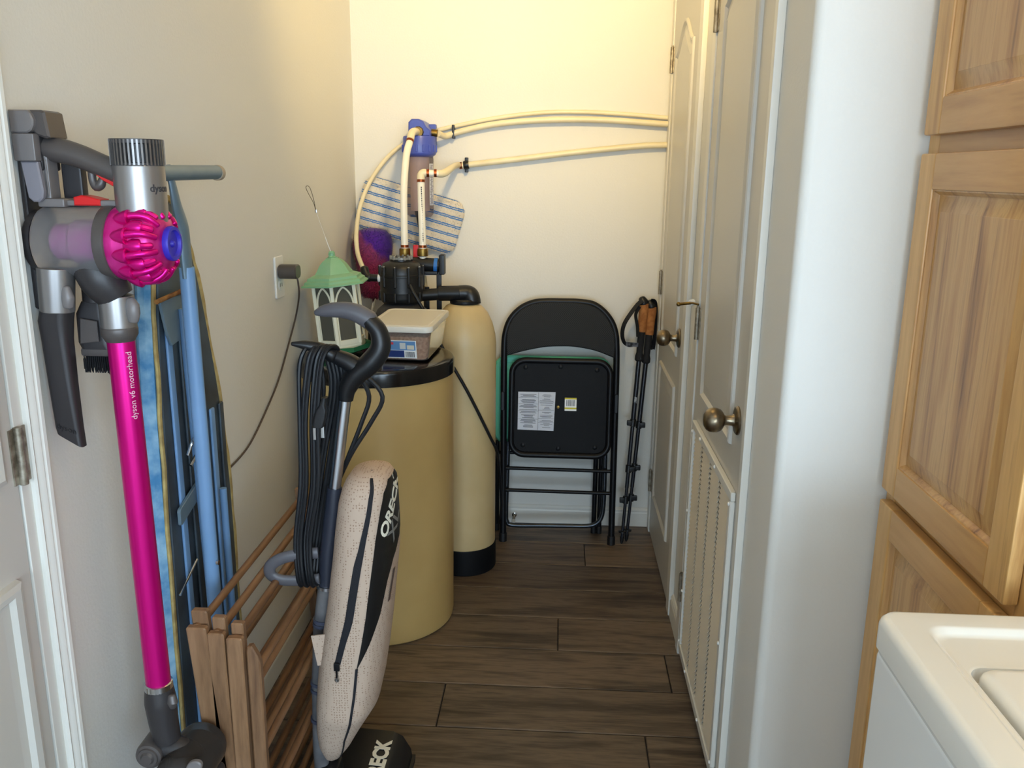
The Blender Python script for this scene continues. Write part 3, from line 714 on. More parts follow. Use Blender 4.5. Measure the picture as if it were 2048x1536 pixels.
patch('zip_tape', ZIP, .842, .45, [(z, a-4.4) for z, a in zt_], [(z, a+4.4) for z, a in zt_], .0022)
pp = [(.44, -74), (.372, -73), (.31, -72), (.247, -66), (.20, -55), (.165, -40)]
patch('piping', ZIP, .44, .165, [(z, a-2) for z, a in pp], [(z, a+2) for z, a in pp], .002)
q = bag_pt(.449, -99, .004); q2 = bag_pt(.418, -99, .004)
zp = B().box((q.x-.006, q.y-.003, q.z-.012), (q.x+.006, q.y+.003, q.z+.006), .0015)
zp.tube([(q.x, q.y-.002, q.z-.010), (q.x, q2.y-.002, q2.z+.006)], .0042, 8, flat=.5)
zp.build('zip_pull', BLKS, bag)
B().lathe([(.0022, -.002), (.0048, -.002), (.0048, .002), (.0022, .002)], (q.x, q2.y-.002, q2.z), (0, 1, 0), 14, cap0=False, cap1=False).build('pull_ring', CHROME, bag)
fl_ = B().prism([(-.496, .492), (-.450, .500), (-.448, .43), (-.485, .424)], lambda x, z, t: V((x, t, z)), yo-.052, yo-.049).build('side_flap', BAG, bag)
def on_bag(z0, a0, rot, lift=.0024):
    # flat text laid on the front panel: text x runs up the bag, tilted by rot
    c_, s_ = math.cos(rot), math.sin(rot)
    def f(x, y, zt):
        u = x*c_-y*s_; v = x*s_+y*c_
        return bag_pt(z0+v, a0+math.degrees(u/.085), lift+zt)
    return f
text_obj('lettering', 'ORECK', .040, on_bag(.768, -20, R(50)), LOGOC, bag, bold=.0012, extrude=.0003, spacing=.93, shear=.1)
text_obj('lettering', 'XL', .050, on_bag(.726, -12, R(48)), LOGOS, bag, bold=.0006, extrude=.0003)
# small mark printed low on the beige front
B().rings([[bag_pt(.63-.065*i/8, a, .0016) for a in (-14-1.2*i, -8-1.2*i)] for i in range(9)], closed=False).build('printed_mark', mat('brown_print', (84, 66, 56), .7), bag, thin=.0006)
# handle: grip, black crook, tube
pts = cr([(-.418, yo, .985), (-.414, yo, 1.008), (-.396, yo, 1.036), (-.366, yo, 1.062), (-.346, yo, 1.092), (-.349, yo, 1.124), (-.368, yo, 1.147)], 6)
B().tube(pts, [.0165, .0205, .0245, .026, .0235, .0205, .0185], 22, flat=.85).build('handle_crook', BLK, up)
pts = cr([(-.366, yo, 1.1455), (-.388, yo, 1.158), (-.412, yo, 1.164), (-.438, yo, 1.164), (-.458, yo, 1.161), (-.470, yo, 1.158)], 6)
B().tube(pts, [.0187, .0182, .0165, .0145, .011, .006], 20, flat=.95, rnd=True).build('grip', HGR, up)
B().cyl((-.4185, yo, .990), (-.4485, yo, .790), .0118, n=24).build('handle_tube', ALU, up)
tb = B().tube([(-.4475, yo, .800), (-.452, yo, .76), (-.468, yo, .655), (-.4745, yo, .575)], [.0150, .0165, .0168, .0165], 22)
tb.build('tube_sleeve', mat('navy_grey_sleeve', (44, 47, 58), .35, bump=(100, .05)), up)
lt = B().tube([(-.474, yo, .58), (-.487, yo, .485), (-.497, yo, .36), (-.503, yo, .20), (-.502, yo, .11)], [.0175, .0185, .0180, .0170, .016], 22)
lt.build('lower_tube', TRANSL, up)
for z, x in ((.58, -.474), (.502, -.485), (.492, -.4862), (.352, -.4975), (.335, -.498), (.262, -.501)):
    B().lathe([(.0165, -.004), (.0205, -.0035), (.0205, .0035), (.0165, .004)], (x, yo, z), (.1, 0, 1), 22, cap0=False, cap1=False).build('tube_ring', mat('tube_ring_blue', (62, 66, 82), .35) if z != .58 else ALU, up)
# lower carrying loop that doubles as the lower cord hook
pts = cr([(-.482, yo-.022, .665), (-.520, yo-.030, .663), (-.555, yo-.034, .655), (-.578, yo-.034, .638), (-.580, yo-.032, .618), (-.562, yo-.030, .606), (-.530, yo-.026, .603), (-.482, yo-.020, .606)], 6)
B().tube(pts, .0125, 16, flat=.62).build('cord_hook', HGR, up)
B().tube(cr([(-.440, yo-.004, 1.075), (-.462, yo-.012, 1.090), (-.490, yo-.02, 1.098), (-.512, yo-.026, 1.101)], 5), [.0150, .0125, .009, .004], 14, rnd=True).build('cord_hook', BLK, up)
B().tube(cr([(-.385, yo, 1.045), (-.41, yo, 1.062), (-.44, yo, 1.075)], 4), [.02, .018, .014], 14).build('hook_root', BLK, up)
# cord: strands draped from the upper hook to the lower loop
b = B()
sx = [-.493, -.478, -.470, -.463, -.455, -.449]
for i, x in enumerate(sx):
    d = -.020-.004*(i % 3); xb = -.524+.0065*i
    xm = (-.4995, -.492, -.486, -.476, -.471, -.462)[i]
    b.tube(cr([(x+.022, yo+.012, 1.068), (x+.016, yo-.008, 1.094), (x+.004, yo+d-.006, 1.088), (x-.006, yo+d-.012, 1.05), (xm-.003, yo+d-.013, .95), (xm-.008, yo+d-.012, .82), (xb, yo+d-.012, .70), (xb+.001, yo+d-.014, .62), (xb+.003, yo-.022, .590+.004*(i % 2)), (xb+.004, yo-.006, .600)], 5), .0046, 8)
    # the return run at the back
    b.tube(cr([(x+.022, yo+.012, 1.068), (x+.026, yo+.018, 1.0), (xm+.012, yo+.022, .85), (xb+.010, yo+.016, .68), (xb+.004, yo-.006, .600)], 5), .0046, 8)
for dx, bulge in ((0, .018), (.014, .052)):
    b.tube(cr([(-.435, yo+.02, 1.055), (-.402+dx, yo+.030, 1.03), (-.393+bulge*.8, yo+.032, .985), (-.405+bulge*.55, yo+.030, .93), (-.425+bulge*.1, yo+.028, .86), (-.455, yo+.026, .78), (-.480, yo+.024, .68), (-.500, yo+.012, .605)], 5), .0046, 8)
b.build('power_cord', CORD, up)
pg = B().rings([[V((-.4525+a+(.985-z)*-.25, yo-.040+c, z)) for a, c in rrect(w_, .020, .005, 3)] for z, w_ in ((1.000, .011), (.985, .013), (.975, .022), (.960, .025), (.944, .024), (.940, .020))]).build('plug', BLK, up)
for dx in (-.004,):
    B().box((-.470+dx, yo-.0445, .914), (-.461+dx, yo-.043, .943), .0008).box((-.462, yo-.037, .916), (-.454, yo-.0355, .943), .0008).build('prong', CHROME, pg)
# cleaning head
pr = [(-.535, .012), (-.335, .012), (-.328, .030), (-.333, .070), (-.352, .104), (-.375, .116), (-.47, .122), (-.535, .085)]
B().prism(pr, lambda x, z, t: V((x, t, z)), 1.475, 1.792, .005).build('cleaning_head', BLK, up)
B().prism([(-.540, .030), (-.325, .030), (-.323, .050), (-.540, .050)], lambda x, z, t: V((x, t, z)), 1.470, 1.797, .004).build('bumper', RUB, up)
B().box((-.51, 1.585, .11), (-.46, 1.655, .15), .012).build('pivot_yoke', BLK, up)
for y in (1.50, 1.76): B().cyl((-.50, y-.012, .012), (-.50, y+.012, .012), .012, n=18).build('wheel', RUB, up)
sl = math.atan2(.034, -.019)   # slope of the top front facet (text reads along Y, up towards -X)
def on_head(x, y, z): # x along +Y, y up the facet
    n_ = V((.87, 0, .49)); u_ = V((-.49, 0, .87))
    return V((-.3425, 1.636+x, .0875)) + u_*y + n_*(z+.0008)
def on_head2(x, y, z):
    return V((-.386-y*.998, 1.667+x, .1192+y*.06+z))
text_obj('lettering', 'ORECK', .048, on_head2, LOGOC, up, bold=.0022, extrude=.0004, spacing=.98)

# ------------------------------------------------------------------ wall outlet and power adapter
ou = thing('outlet', 'white wall outlet cover plate on left wall beside the bird feeder', 'outlet', (XL, 2.395, 1.072))
B().prism(rrect(.072, .118, .006, 4, 2.395, 1.131), fx, XL, XL+.006, .002).build('cover_plate', WHITEP, ou)
for z in (1.150, 1.108):
    r_ = B().prism(rrect(.034, .029, .012, 5, 2.395, z), fx, XL+.004, XL+.0075, .001).build('receptacle', WHITEP, ou)
    B().box((XL+.0072, 2.386, z-.004), (XL+.0079, 2.389, z+.006)).box((XL+.0072, 2.401, z-.004), (XL+.0079, 2.404, z+.006)).build('slot', INK, r_)
ad = thing('power_adapter', 'dark grey power adapter plugged into the white wall outlet', 'adapter', (XL+.01, 2.395, 1.126))
B().prism(rrect(.052, .040, .016, 5, 2.392, 1.1475), fx, XL+.008, XL+.060, .003).build('adapter_body', mat('graphite_adapter', (82, 76, 72), .3, .2), ad)
B().tube(cr([(XL+.056, 2.392, 1.128), (XL+.057, 2.395, 1.115), (XL+.05, 2.42, 1.075), (XL+.012, 2.50, 1.0), (XL+.006, 2.435, .925), (XL+.005, 2.35, .855), (XL+.005, 2.26, .805), (XL+.005, 2.09, .735), (XL+.005, 1.95, .718), (XL+.005, 1.885, .722)], 6), .0026, 8).build('adapter_cord', mat('brown_cord', (74, 62, 56), .5), ad)

# ------------------------------------------------------------------ brine tank, mineral tank, valve
cx, cy_ = -.560, 2.572
br = thing('brine_tank', 'large yellowish round brine tank with black lid', 'tank', (cx, cy_, 0))
B().lathe([(0, 0), (.222, 0), (.229, .006), (.231, .02), (.233, .4), (.234, .835), (.230, .838), (0, .838)], (cx, cy_, 0), (0, 0, 1), 64).build('tank_body', BRINE, br)
ld = B().lathe([(.236, .826), (.2385, .826), (.2385, .862), (.234, .870), (.222, .8735), (.20, .8725), (.195, .870), (.05, .872), (0, .872)], (cx, cy_, 0), (0, 0, 1), 64, cap0=False).build('lid', BLKG, br)
B().prism([(-.745, 2.46), (-.735, 2.45), (-.715, 2.45), (-.705, 2.46), (-.705, 2.475), (-.715, 2.485), (-.735, 2.485), (-.745, 2.475)], lambda x, y, t: V((x, y, t)), .8715, .8745, .001).build('lid_boss', BLK, ld)

mx_, my_ = -.333, 2.955
mi = thing('mineral_tank', 'tall tan softener tank with black base, right of the yellowish brine tank', 'tank', (mx_, my_, 0))
B().lathe([(0, .09), (.112, .09), (.1135, .10), (.1135, .84), (.110, .875), (.100, .915), (.084, .95), (.062, .974), (.04, .985), (0, .988)], (mx_, my_, 0), (0, 0, 1), 56).build('tank_body', TANK, mi)
B().lathe([(0, 0), (.114, 0), (.1165, .004), (.1165, .092), (.114, .097), (.10, .097)], (mx_, my_, 0), (0, 0, 1), 56, cap1=False).build('base_boot', BLKM, mi)
b = B().lathe([(.050, .982), (.052, .985), (.052, .992), (.043, .994), (.040, .998), (.0, .998)], (mx_+.003, my_, 0), (0, 0, 1), 32)
b.build('tank_collar', BLK, mi)

vx, vy = -.547, 2.935
sv2 = thing('carbon_tank', 'second softener tank behind the brine tank with black control valve on top', 'tank', (vx, vy, 0))
B().lathe([(0, .0), (.110, .0), (.110, .82), (.109, .88), (.101, .925), (.085, .96), (.06, .982), (.0, .99)], (vx, vy, 0), (0, 0, 1), 48).build('tank_body', mat('dark_grey_tank', (62, 62, 66), .5, bump=(60, .05)), sv2)
vb = B().lathe([(0, .985), (.066, .985), (.072, .992), (.074, 1.005), (.074, 1.018), (.0755, 1.020), (.0755, 1.026), (.074, 1.028), (.074, 1.075), (.0755, 1.0765), (.0755, 1.083), (.073, 1.085), (.072, 1.105), (.062, 1.120), (.040, 1.128), (.040, 1.134), (0, 1.134)], (vx, vy, 0), (0, 0, 1), 48).build('valve_body', BLK, sv2)
for k in range(10):
    a = 2*math.pi*(k+.3)/10; c_, s_ = math.cos(a), math.sin(a)
    b = B().tube([(vx+.0735*c_, vy+.0735*s_, 1.045), (vx+.0735*c_, vy+.0735*s_, 1.108)], .0055, 8, rnd=True)
    b.tube([(vx+.0745*c_, vy+.0745*s_, .995), (vx+.0745*c_, vy+.0745*s_, 1.022)], .0055, 8, rnd=True)
    b.build('flange_bolt', BLK, vb)
    B().cyl((vx+.0735*c_, vy+.0735*s_, 1.109), (vx+.0735*c_, vy+.0735*s_, 1.114), .004, n=8).build('screw_head', CHROME, vb)
b = B()
for k in range(12):
    a = 2*math.pi*k/12; b.box((-.004, -.0035, 0), (.004, .0035, .014), .001, 1, Matrix.Translation((vx+.036*math.cos(a), vy+.036*math.sin(a), 1.132)) @ Matrix.Rotation(a, 4, 'Z'))
b.lathe([(.030, 1.134), (.036, 1.134), (.036, 1.141), (.030, 1.141)], (vx, vy, 0), (0, 0, 1), 24, cap0=False, cap1=False)
b.build('cap_ring', mat('clear_grey_cap', (132, 132, 128), .25), vb)
B().cyl((vx+.06, vy+.01, 1.008), (-.365, my_-.005, 1.018), .021, n=22).build('link_pipe', BLK, sv2)
b = B().cyl((-.420, my_-.005, 1.0155), (-.345, my_-.005, 1.018), .0265, n=22, bev=.002)
b.tube(cr([(-.35, my_-.005, 1.018), (-.325, my_, 1.018), (-.310, my_, 1.012), (-.306, my_, .996), (-.306, my_, .985)], 5), [.027, .028, .029, .031, .033], 20)
b.build('elbow_fitting', BLK, sv2)
B().cyl((-.625, vy-.01, 1.068), (-.672, vy-.012, 1.070), .0125, n=16, bev=.002).build('drain_port', BLK, sv2)
B().cyl((-.617, vy-.01, 1.068), (-.626, vy-.01, 1.068), .0145, n=16).build('port_ring', WHITEP, sv2)
B().tube(cr([(-.655, vy-.012, 1.069), (-.664, vy-.010, 1.072), (-.672, vy-.005, 1.084), (-.676, vy, 1.099)], 5), .0145, 14, rnd=True).build('drain_elbow', BLK, sv2)
# yoke / bypass behind the valve with its handles and mounting strips
yy = 3.01
b = B().cyl((-.552, yy, 1.112), (-.425, yy, 1.106), .0245, n=22, bev=.003)
b.box((-.57, yy-.075, 1.085), (-.535, yy+.02, 1.125), .008).box((-.50, yy-.03, 1.075), (-.43, yy-.005, 1.088), .003)
bp = b.build('bypass_valve', BLK, sv2)
B().lathe([(.0250, -.006), (.0265, -.006), (.0265, .006), (.0250, .006)], (-.437, yy, 1.106), (1, 0, -.05), 22, cap0=False, cap1=False).build('blue_ring', mat('ring_blue', (40, 110, 190), .4), bp)
B().box((-.500, yy-.027, 1.074), (-.455, yy-.024, 1.080)).build('rating_sticker', PAPER, bp)
for dx in (0, .003): pass
B().box((-.425, yy-.02, 1.075), (-.405, yy+.02, 1.145), .004).build('valve_handle', BLK, bp)
B().box((-.520, yy+.012, 1.105), (-.502, yy+.022, 1.175), .002).build('red_handle', RED, bp)
b = B().box((-.436, yy-.006, .60), (-.418, yy+.004, 1.11), .002); b.build('support_strip', BLK, sv2)
B().box((-.478, yy-.004, .60), (-.462, yy+.004, 1.03), .002).build('support_strip', BLK, sv2)
B().tube([(-.482, yy+.01, 1.09), (-.475, yy+.01, 1.02), (-.474, yy+.012, .8)], .006, 10).build('drain_hose', mat('tan_hose', (182, 160, 116), .5), sv2)
# power cord running down in front of the tan tank
B().tube(cr([(-.505, 2.856, 1.055), (-.49, 2.845, 1.03), (-.463, 2.84, .985), (-.425, 2.83, .92), (-.385, 2.815, .84), (-.352, 2.82, .78), (-.30, 2.835, .68), (-.235, 2.87, .53), (-.212, 2.91, .46), (-.208, 3.0, .36), (-.206, 3.1, .18), (-.22, 3.2, .06)], 6), .0055, 10).build('power_cord', CORD, sv2)

# riser pipes with crimp rings and brass nuts
b = thing('riser_pipe', 'white riser pipe from left brass nut up to the blue filter cap', 'pipe', (-.547, yy, 1.12), group='white riser pipes on the brass nuts')
def riser(root, pts, r, rings_, nut, pm=PEXW):
    B().tube(cr(pts, 6), r, 16).build('pipe', pm, root)
    for p, d in rings_:
        d = V(d).normalized()
        B().cyl(V(p)-d*.0045, V(p)+d*.0045, r+.0016, n=18).build('crimp_ring', COPPER, root)
    if nut:
        B().lathe([(.010, -.014), (.0185, -.014), (.0195, -.011), (.0195, .009), (.018, .012), (.012, .013), (.010, .013)], nut, (0, 0, 1), 10, cap0=False, cap1=False).build('brass_nut', BRASS, root)
riser(b, [(-.5475, yy, 1.125), (-.5475, yy, 1.17), (-.549, yy+.005, 1.25), (-.550, yy+.02, 1.37), (-.5465, yy+.06, 1.48), (-.541, yy+.12, 1.538)], .0125, [((-.5475, yy, 1.172), (0, 0, 1)), ((-.542, yy+.11, 1.530), (.1, .8, 1))], (-.5475, yy, 1.152))
B().tube(cr([(-.541, yy+.115, 1.535), (-.540, yy+.135, 1.556), (-.536, yy+.16, 1.565), (-.533, yy+.20, 1.566)], 5), .0135, 14).build('elbow', PEX, b)
b = thing('riser_pipe', 'white riser pipe with printed stripe from right brass nut to wall pipe', 'pipe', (-.484, yy, 1.12), group='white riser pipes on the brass nuts')
riser(b, [(-.484, yy, 1.125), (-.484, yy, 1.20), (-.487, yy+.005, 1.30), (-.489, yy+.015, 1.405)], .0125, [((-.484, yy, 1.172), (0, 0, 1)), ((-.489, yy+.013, 1.395), (0, .1, 1))], (-.484, yy, 1.152))
b2 = B()
random.seed(3)
z = 1.19
while z < 1.375:
    h_ = random.uniform(.002, .006); y_ = yy-.0128+(z-1.19)*.055; x_ = -.4815-(z-1.19)*.03
    b2.box((x_, y_, z), (x_+.003, y_+.002, z+h_)); z += h_+.0022
b2.build('printing', INK, b)
e1 = (-.489, yy+.016, 1.413)
B().tube(cr([(-.489, yy+.015, 1.400), (-.489, yy+.017, 1.412), (-.484, yy+.020, 1.421), (-.472, yy+.022, 1.422)], 5), .0135, 14).build('elbow', PEX, b)
B().cyl((-.474, yy+.022, 1.422), (-.430, yy+.03, 1.420), .0112, n=16).build('pipe', PEXW, b)
for x in (-.466, -.440): B().cyl((x-.0045, yy+.024, 1.4215), (x+.0045, yy+.025, 1.4215), .0138, n=18).build('crimp_ring', COPPER, b)
B().tube(cr([(-.434, yy+.03, 1.420), (-.418, yy+.04, 1.420), (-.408, yy+.07, 1.426), (-.402, yy+.17, 1.440), (-.400, yy+.29, 1.450), (-.395, yy+.32, 1.452)], 6), [.0125, .0135, .0115, .0112], 14).build('elbow', PEX, b)

# water filter on the back wall
FX, FY = -.530, 3.255
SUMP = mat('clear_filter_sump', (222, 214, 220), .10, trans=.95, ior=1.05)
wf = thing('water_filter', 'clear water filter housing with blue cap mounted on back wall', 'water filter', (FX, FY, 1.26))
c = B().lathe([(0, 1.478), (.046, 1.478), (.0585, 1.486), (.0625, 1.494), (.0625, 1.522), (.0605, 1.530), (.0605, 1.545), (.058, 1.552), (.03, 1.556), (0, 1.556)], (FX, FY, 0), (0, 0, 1), 48).build('cap', BLUEC, wf)
for k in range(16):
    a = 2*math.pi*k/16
    B().box((-.002, -.004, 1.496), (.003, .004, 1.521), .001, 1, Matrix.Translation((FX, FY, 0)) @ Matrix.Rotation(a, 4, 'Z') @ Matrix.Translation((.0625, 0, 0))).build('cap_rib', BLUEC, c)
B().prism([(-.036, 1.55), (.046, 1.55), (.046, 1.572), (.030, 1.586), (.020, 1.604), (.004, 1.612), (-.022, 1.612), (-.034, 1.600)], lambda x, z, t: V((FX+x, t, z)), FY-.036, FY+.105, .005).build('bracket_head', BLUEC, wf)
B().box((FX-.05, FY+.085, 1.50), (FX+.05, YB, 1.60), .004).build('wall_bracket', BLUEC, wf)
B().lathe([(.018, -.03), (.021, -.03), (.021, .0), (.018, .01)], (FX+.002, FY-.036, 1.566), (0, -1, 0), 10).build('brass_port', BRASS, wf)
B().cyl((FX+.044, FY+.01, 1.566), (FX+.066, FY+.01, 1.564), .0135, n=12).build('brass_port', BRASS, wf)
B().lathe([(.050, 1.484), (.051, 1.47), (.0500, 1.29), (.0485, 1.272), (.040, 1.262), (0, 1.258)], (FX, FY, 0), (0, 0, 1), 44, cap0=False).build('sump', SUMP, wf)
B().lathe([(0, 1.478), (.034, 1.478), (.034, 1.284), (.0, 1.284)], (FX, FY, 0), (0, 0, 1), 36).build('filter_cartridge', mat('brown_cartridge', (206, 184, 172), .8, bump=(80, .3)), wf)
lb = B().rings([[V((FX+.0515*math.sin(a), FY-.0515*math.cos(a), z)) for a in (R(52), R(62), R(72), R(82))] for z in (1.455, 1.305)], closed=False).build('side_label', PAPER, wf)
b = B(); random.seed(11)
for i in range(42):
    a0 = R(random.uniform(54, 60)); a1 = R(random.uniform(68, 80)); z = 1.310+.0034*i
    b.rings([[V((FX+.0519*math.sin(a), FY-.0519*math.cos(a), zz_)) for a in (a0, (a0+a1)/2, a1)] for zz_ in (z, z+.0016)], closed=False)
b.build('label_print', mat('violet_print', (96, 92, 128), .8), lb)

# supply pipes along the back wall
PP = thing('supply_pipe', 'thick cream pipe arching along back wall to blue-capped filter', 'pipe', (-.1, 3.34, 1.6))
yw = YB-.026
B().tube(cr([(.384, yw, 1.606), (.30, yw, 1.611), (.16, yw, 1.619), (.0, yw, 1.620), (-.15, yw, 1.613), (-.28, yw, 1.598), (-.40, yw, 1.571), (-.44, yw-.02, 1.556), (-.462, FY+.02, 1.563)], 6), .0112, 14).build('pipe', PEX, PP)
B().box((-.4185, yw-.014, 1.548), (-.4095, YB, 1.598), .002).build('clamp', BLK, PP)
DT = thing('drain_tube', 'thin cream tube arching behind the water filter down to black elbow', 'tube', (-.3, 3.345, 1.6))
yw2 = YB-.0115
B().tube(cr([(.384, yw2, 1.629), (.25, yw2, 1.640), (.08, yw2, 1.648), (-.08, yw2, 1.645), (-.25, yw2, 1.625), (-.40, yw2, 1.596), (-.50, yw2, 1.570), (-.60, yw2-.0, 1.530), (-.665, yw2-.03, 1.475), (-.715, 3.25, 1.39), (-.738, 3.17, 1.30), (-.736, 3.09, 1.215), (-.716, 3.01, 1.150), (-.688, 2.95, 1.110), (-.675, 2.937, 1.095)], 6), .0080, 12).build('tube', PEX, DT)
LP = thing('supply_pipe', 'lower straight cream pipe along back wall with black clamp', 'pipe', (0, 3.34, 1.49))
B().tube(cr([(.384, yw, 1.532), (.28, yw, 1.527), (.05, yw, 1.503), (-.2, yw, 1.472), (-.385, yw, 1.450)], 6), .0112, 14).build('pipe', PEX, LP)
B().lathe([(.0115, -.010), (.0150, -.010), (.0165, -.004), (.0165, .004), (.0150, .010), (.0115, .010)], (-.366, yw, 1.4525), (1, 0, .12), 16, cap0=False, cap1=False).box((-.372, yw, 1.425), (-.360, YB, 1.48), .002).build('clamp', BLK, LP)
for x in (-.386,): B().cyl((x-.006, yw, 1.4495), (x+.004, yw, 1.4510), .0132, n=18).build('crimp_ring', COPPER, LP)

# ------------------------------------------------------------------ mop with striped pad, duster
MP = mat('mop_pad', (228, 222, 208), 0.95, bump=(140, .9), var=((208, 196, 178), 6))
def stripes(M):
    nt = M.node_tree; b = nt.nodes['Principled BSDF']; L = nt.links.new
    tc = nt.nodes.new('ShaderNodeTexCoord'); sp = nt.nodes.new('ShaderNodeSeparateXYZ'); L(tc.outputs['Object'], sp.inputs[0])
    nz = nt.nodes.new('ShaderNodeTexNoise'); nz.inputs['Scale'].default_value = 160; L(tc.outputs['Object'], nz.inputs['Vector'])
    a = nt.nodes.new('ShaderNodeMath'); a.operation = 'MULTIPLY_ADD'; a.inputs[1].default_value = .006; L(nz.outputs['Fac'], a.inputs[0]); L(sp.outputs['Z'], a.inputs[2])
    d = nt.nodes.new('ShaderNodeMath'); d.operation = 'MULTIPLY'; d.inputs[1].default_value = 1/.0335; L(a.outputs[0], d.inputs[0])
    fr = nt.nodes.new('ShaderNodeMath'); fr.operation = 'FRACT'; L(d.outputs[0], fr.inputs[0])
    rp = nt.nodes.new('ShaderNodeValToRGB'); rp.color_ramp.interpolation = 'CONSTANT'
    e = rp.color_ramp.elements; e[0].position = 0; e[0].color = (0, 0, 0, 1); e[1].position = .12; e[1].color = (1, 1, 1, 1)
    for p, v in ((.25, 0.15), (.32, 1), (.45, 0)):
        q = e.new(p); q.color = (v, v, v, 1)
    L(fr.outputs[0], rp.inputs['Fac'])
    mx = nt.nodes.new('ShaderNodeMix'); mx.data_type = 'RGBA'
    src = b.inputs['Base Color'].links[0].from_socket
    L(rp.outputs[0], mx.inputs['Factor']); L(src, mx.inputs[6]); mx.inputs[7].default_value = lin((84, 132, 190))
    L(mx.outputs[2], b.inputs['Base Color'])
stripes(MP)
mo = thing('flat_mop', 'flat mop with blue striped cream pad leaning on back wall corner', 'mop', (-.585, 3.350, 1.262), (0, R(15.5), 0))
o_ = rrect(.402, .207, .045, 8)
b = B()
rg = []
for d, t in ((.010, .004), (.003, .0), (0, -.007), (.003, -.014), (.012, -.019), (.024, -.021), (.036, -.0215)):
    rg.append([V((a+noise.noise(V((a*60, c*60, d*40)))*.0022, t+.002*noise.noise(V((a*90, c*90, 7))), c+noise.noise(V((a*60, c*60, 3)))*.0022)) for a, c in inset(o_, d)])
b.rings(rg).build('mop_pad', MP, mo, local=True, ang=60)
b = B(); random.seed(5)
for i in range(2600):
    a = random.uniform(-.19, .19); c = random.uniform(-.098, .098)
    if abs(a) > .155 and abs(c) > .06 and (abs(a)-.151)**2+(abs(c)-.0575)**2 > .042**2: continue
    dx, dz = random.uniform(-.003, .003), random.uniform(-.004, .002)
    b.face([(a-.0016, -.019, c), (a+.0016, -.019, c+.0006), (a+dx, -.026-random.uniform(0, .002), c+dz)])
for i in range(len(o_)):
    p0, p1 = V(o_[i]), V(o_[(i+1) % len(o_)]); L_ = (p1-p0).length; n_ = max(1, int(L_/.0016)); d_ = (p1-p0).normalized() if L_ > 1e-6 else V((1, 0)); o2 = V((d_.y, -d_.x))
    for k in range(n_):
        q = p0+(p1-p0)*(k/n_)-o2*.003; e_ = q+o2*random.uniform(.003, .0075)+d_*random.uniform(-.003, .003); yy_ = random.uniform(-.018, -.003)
        b.face([(q.x-d_.x*.0016, yy_, q.y-d_.y*.0016), (q.x+d_.x*.0016, yy_, q.y+d_.y*.0016), (e_.x, yy_-.002, e_.y)])
o = b.build('pad_pile', MP, mo, local=True); o['kind'] = 'stuff'
hm = world_of(mo)
B().tube([(-.549, 3.300, 1.285), (-.533, 3.262, 1.22), (-.512, 3.20, 1.10), (-.49, 3.14, .8), (-.475, 3.115, .003)], [.009, .008, .008, .008, .008], 12).build('handle', BLK, mo)

DU = bpy.data.materials.new('duster_wool'); DU.use_nodes = True
nt = DU.node_tree; pb = nt.nodes['Principled BSDF']; pb.inputs['Roughness'].default_value = .95; pb.inputs['Sheen Weight'].default_value = .15
tc = nt.nodes.new('ShaderNodeTexCoord'); sp = nt.nodes.new('ShaderNodeSeparateXYZ'); nt.links.new(tc.outputs['Object'], sp.inputs[0])
nz = nt.nodes.new('ShaderNodeTexNoise'); nz.inputs['Scale'].default_value = 14; nt.links.new(tc.outputs['Object'], nz.inputs['Vector'])
ma = nt.nodes.new('ShaderNodeMath'); ma.operation = 'MULTIPLY_ADD'; ma.inputs[1].default_value = .10; nt.links.new(nz.outputs['Fac'], ma.inputs[0])
xa = nt.nodes.new('ShaderNodeMath'); xa.operation = 'MULTIPLY_ADD'; xa.inputs[1].default_value = .9; nt.links.new(sp.outputs['X'], xa.inputs[0]); nt.links.new(sp.outputs['Z'], xa.inputs[2]); nt.links.new(xa.outputs[0], ma.inputs[2])
rp = nt.nodes.new('ShaderNodeValToRGB'); el = rp.color_ramp.elements
mr = nt.nodes.new('ShaderNodeMapRange'); mr.inputs['From Min'].default_value = .98; mr.inputs['From Max'].default_value = 1.31
nt.links.new(ma.outputs[0], mr.inputs['Value']); nt.links.new(mr.outputs[0], rp.inputs['Fac'])
el[0].position = .12; el[0].color = lin((112, 14, 66)); el[1].position = .48; el[1].color = lin((150, 42, 92))
q = el.new(.66); q.color = lin((140, 56, 110)); q = el.new(.72); q.color = lin((76, 22, 140)); q = el.new(1.0); q.color = lin((62, 20, 132))
nt.links.new(rp.outputs[0], pb.inputs['Base Color'])
du = thing('lambswool_duster', 'fluffy purple and crimson duster standing in the corner below mop pad', 'duster', (-.714, 3.255, 0))
prof = [(.012, .950), (.042, .957), (.053, .98), (.058, 1.03), (.064, 1.08), (.072, 1.125), (.074, 1.16), (.068, 1.188), (.05, 1.208), (.015, 1.217)]
b = B(); rg = []
for r_, z in [(interp([p[0] for p in prof], 40)[i], interp([p[1] for p in prof], 40)[i]) for i in range(40)]:
    rg.append([V((-.714+(r_+.006*noise.noise(V((math.cos(k/36*6.283)*4, math.sin(k/36*6.283)*4, z*30))))*math.cos(k/36*6.283), 3.255+r_*math.sin(k/36*6.283), z)) for k in range(36)])
b.rings(rg).build('wool_core', DU, du, ang=80)
b = B(); random.seed(9)
zs_ = [p[1] for p in prof]; rs_ = [p[0] for p in prof]
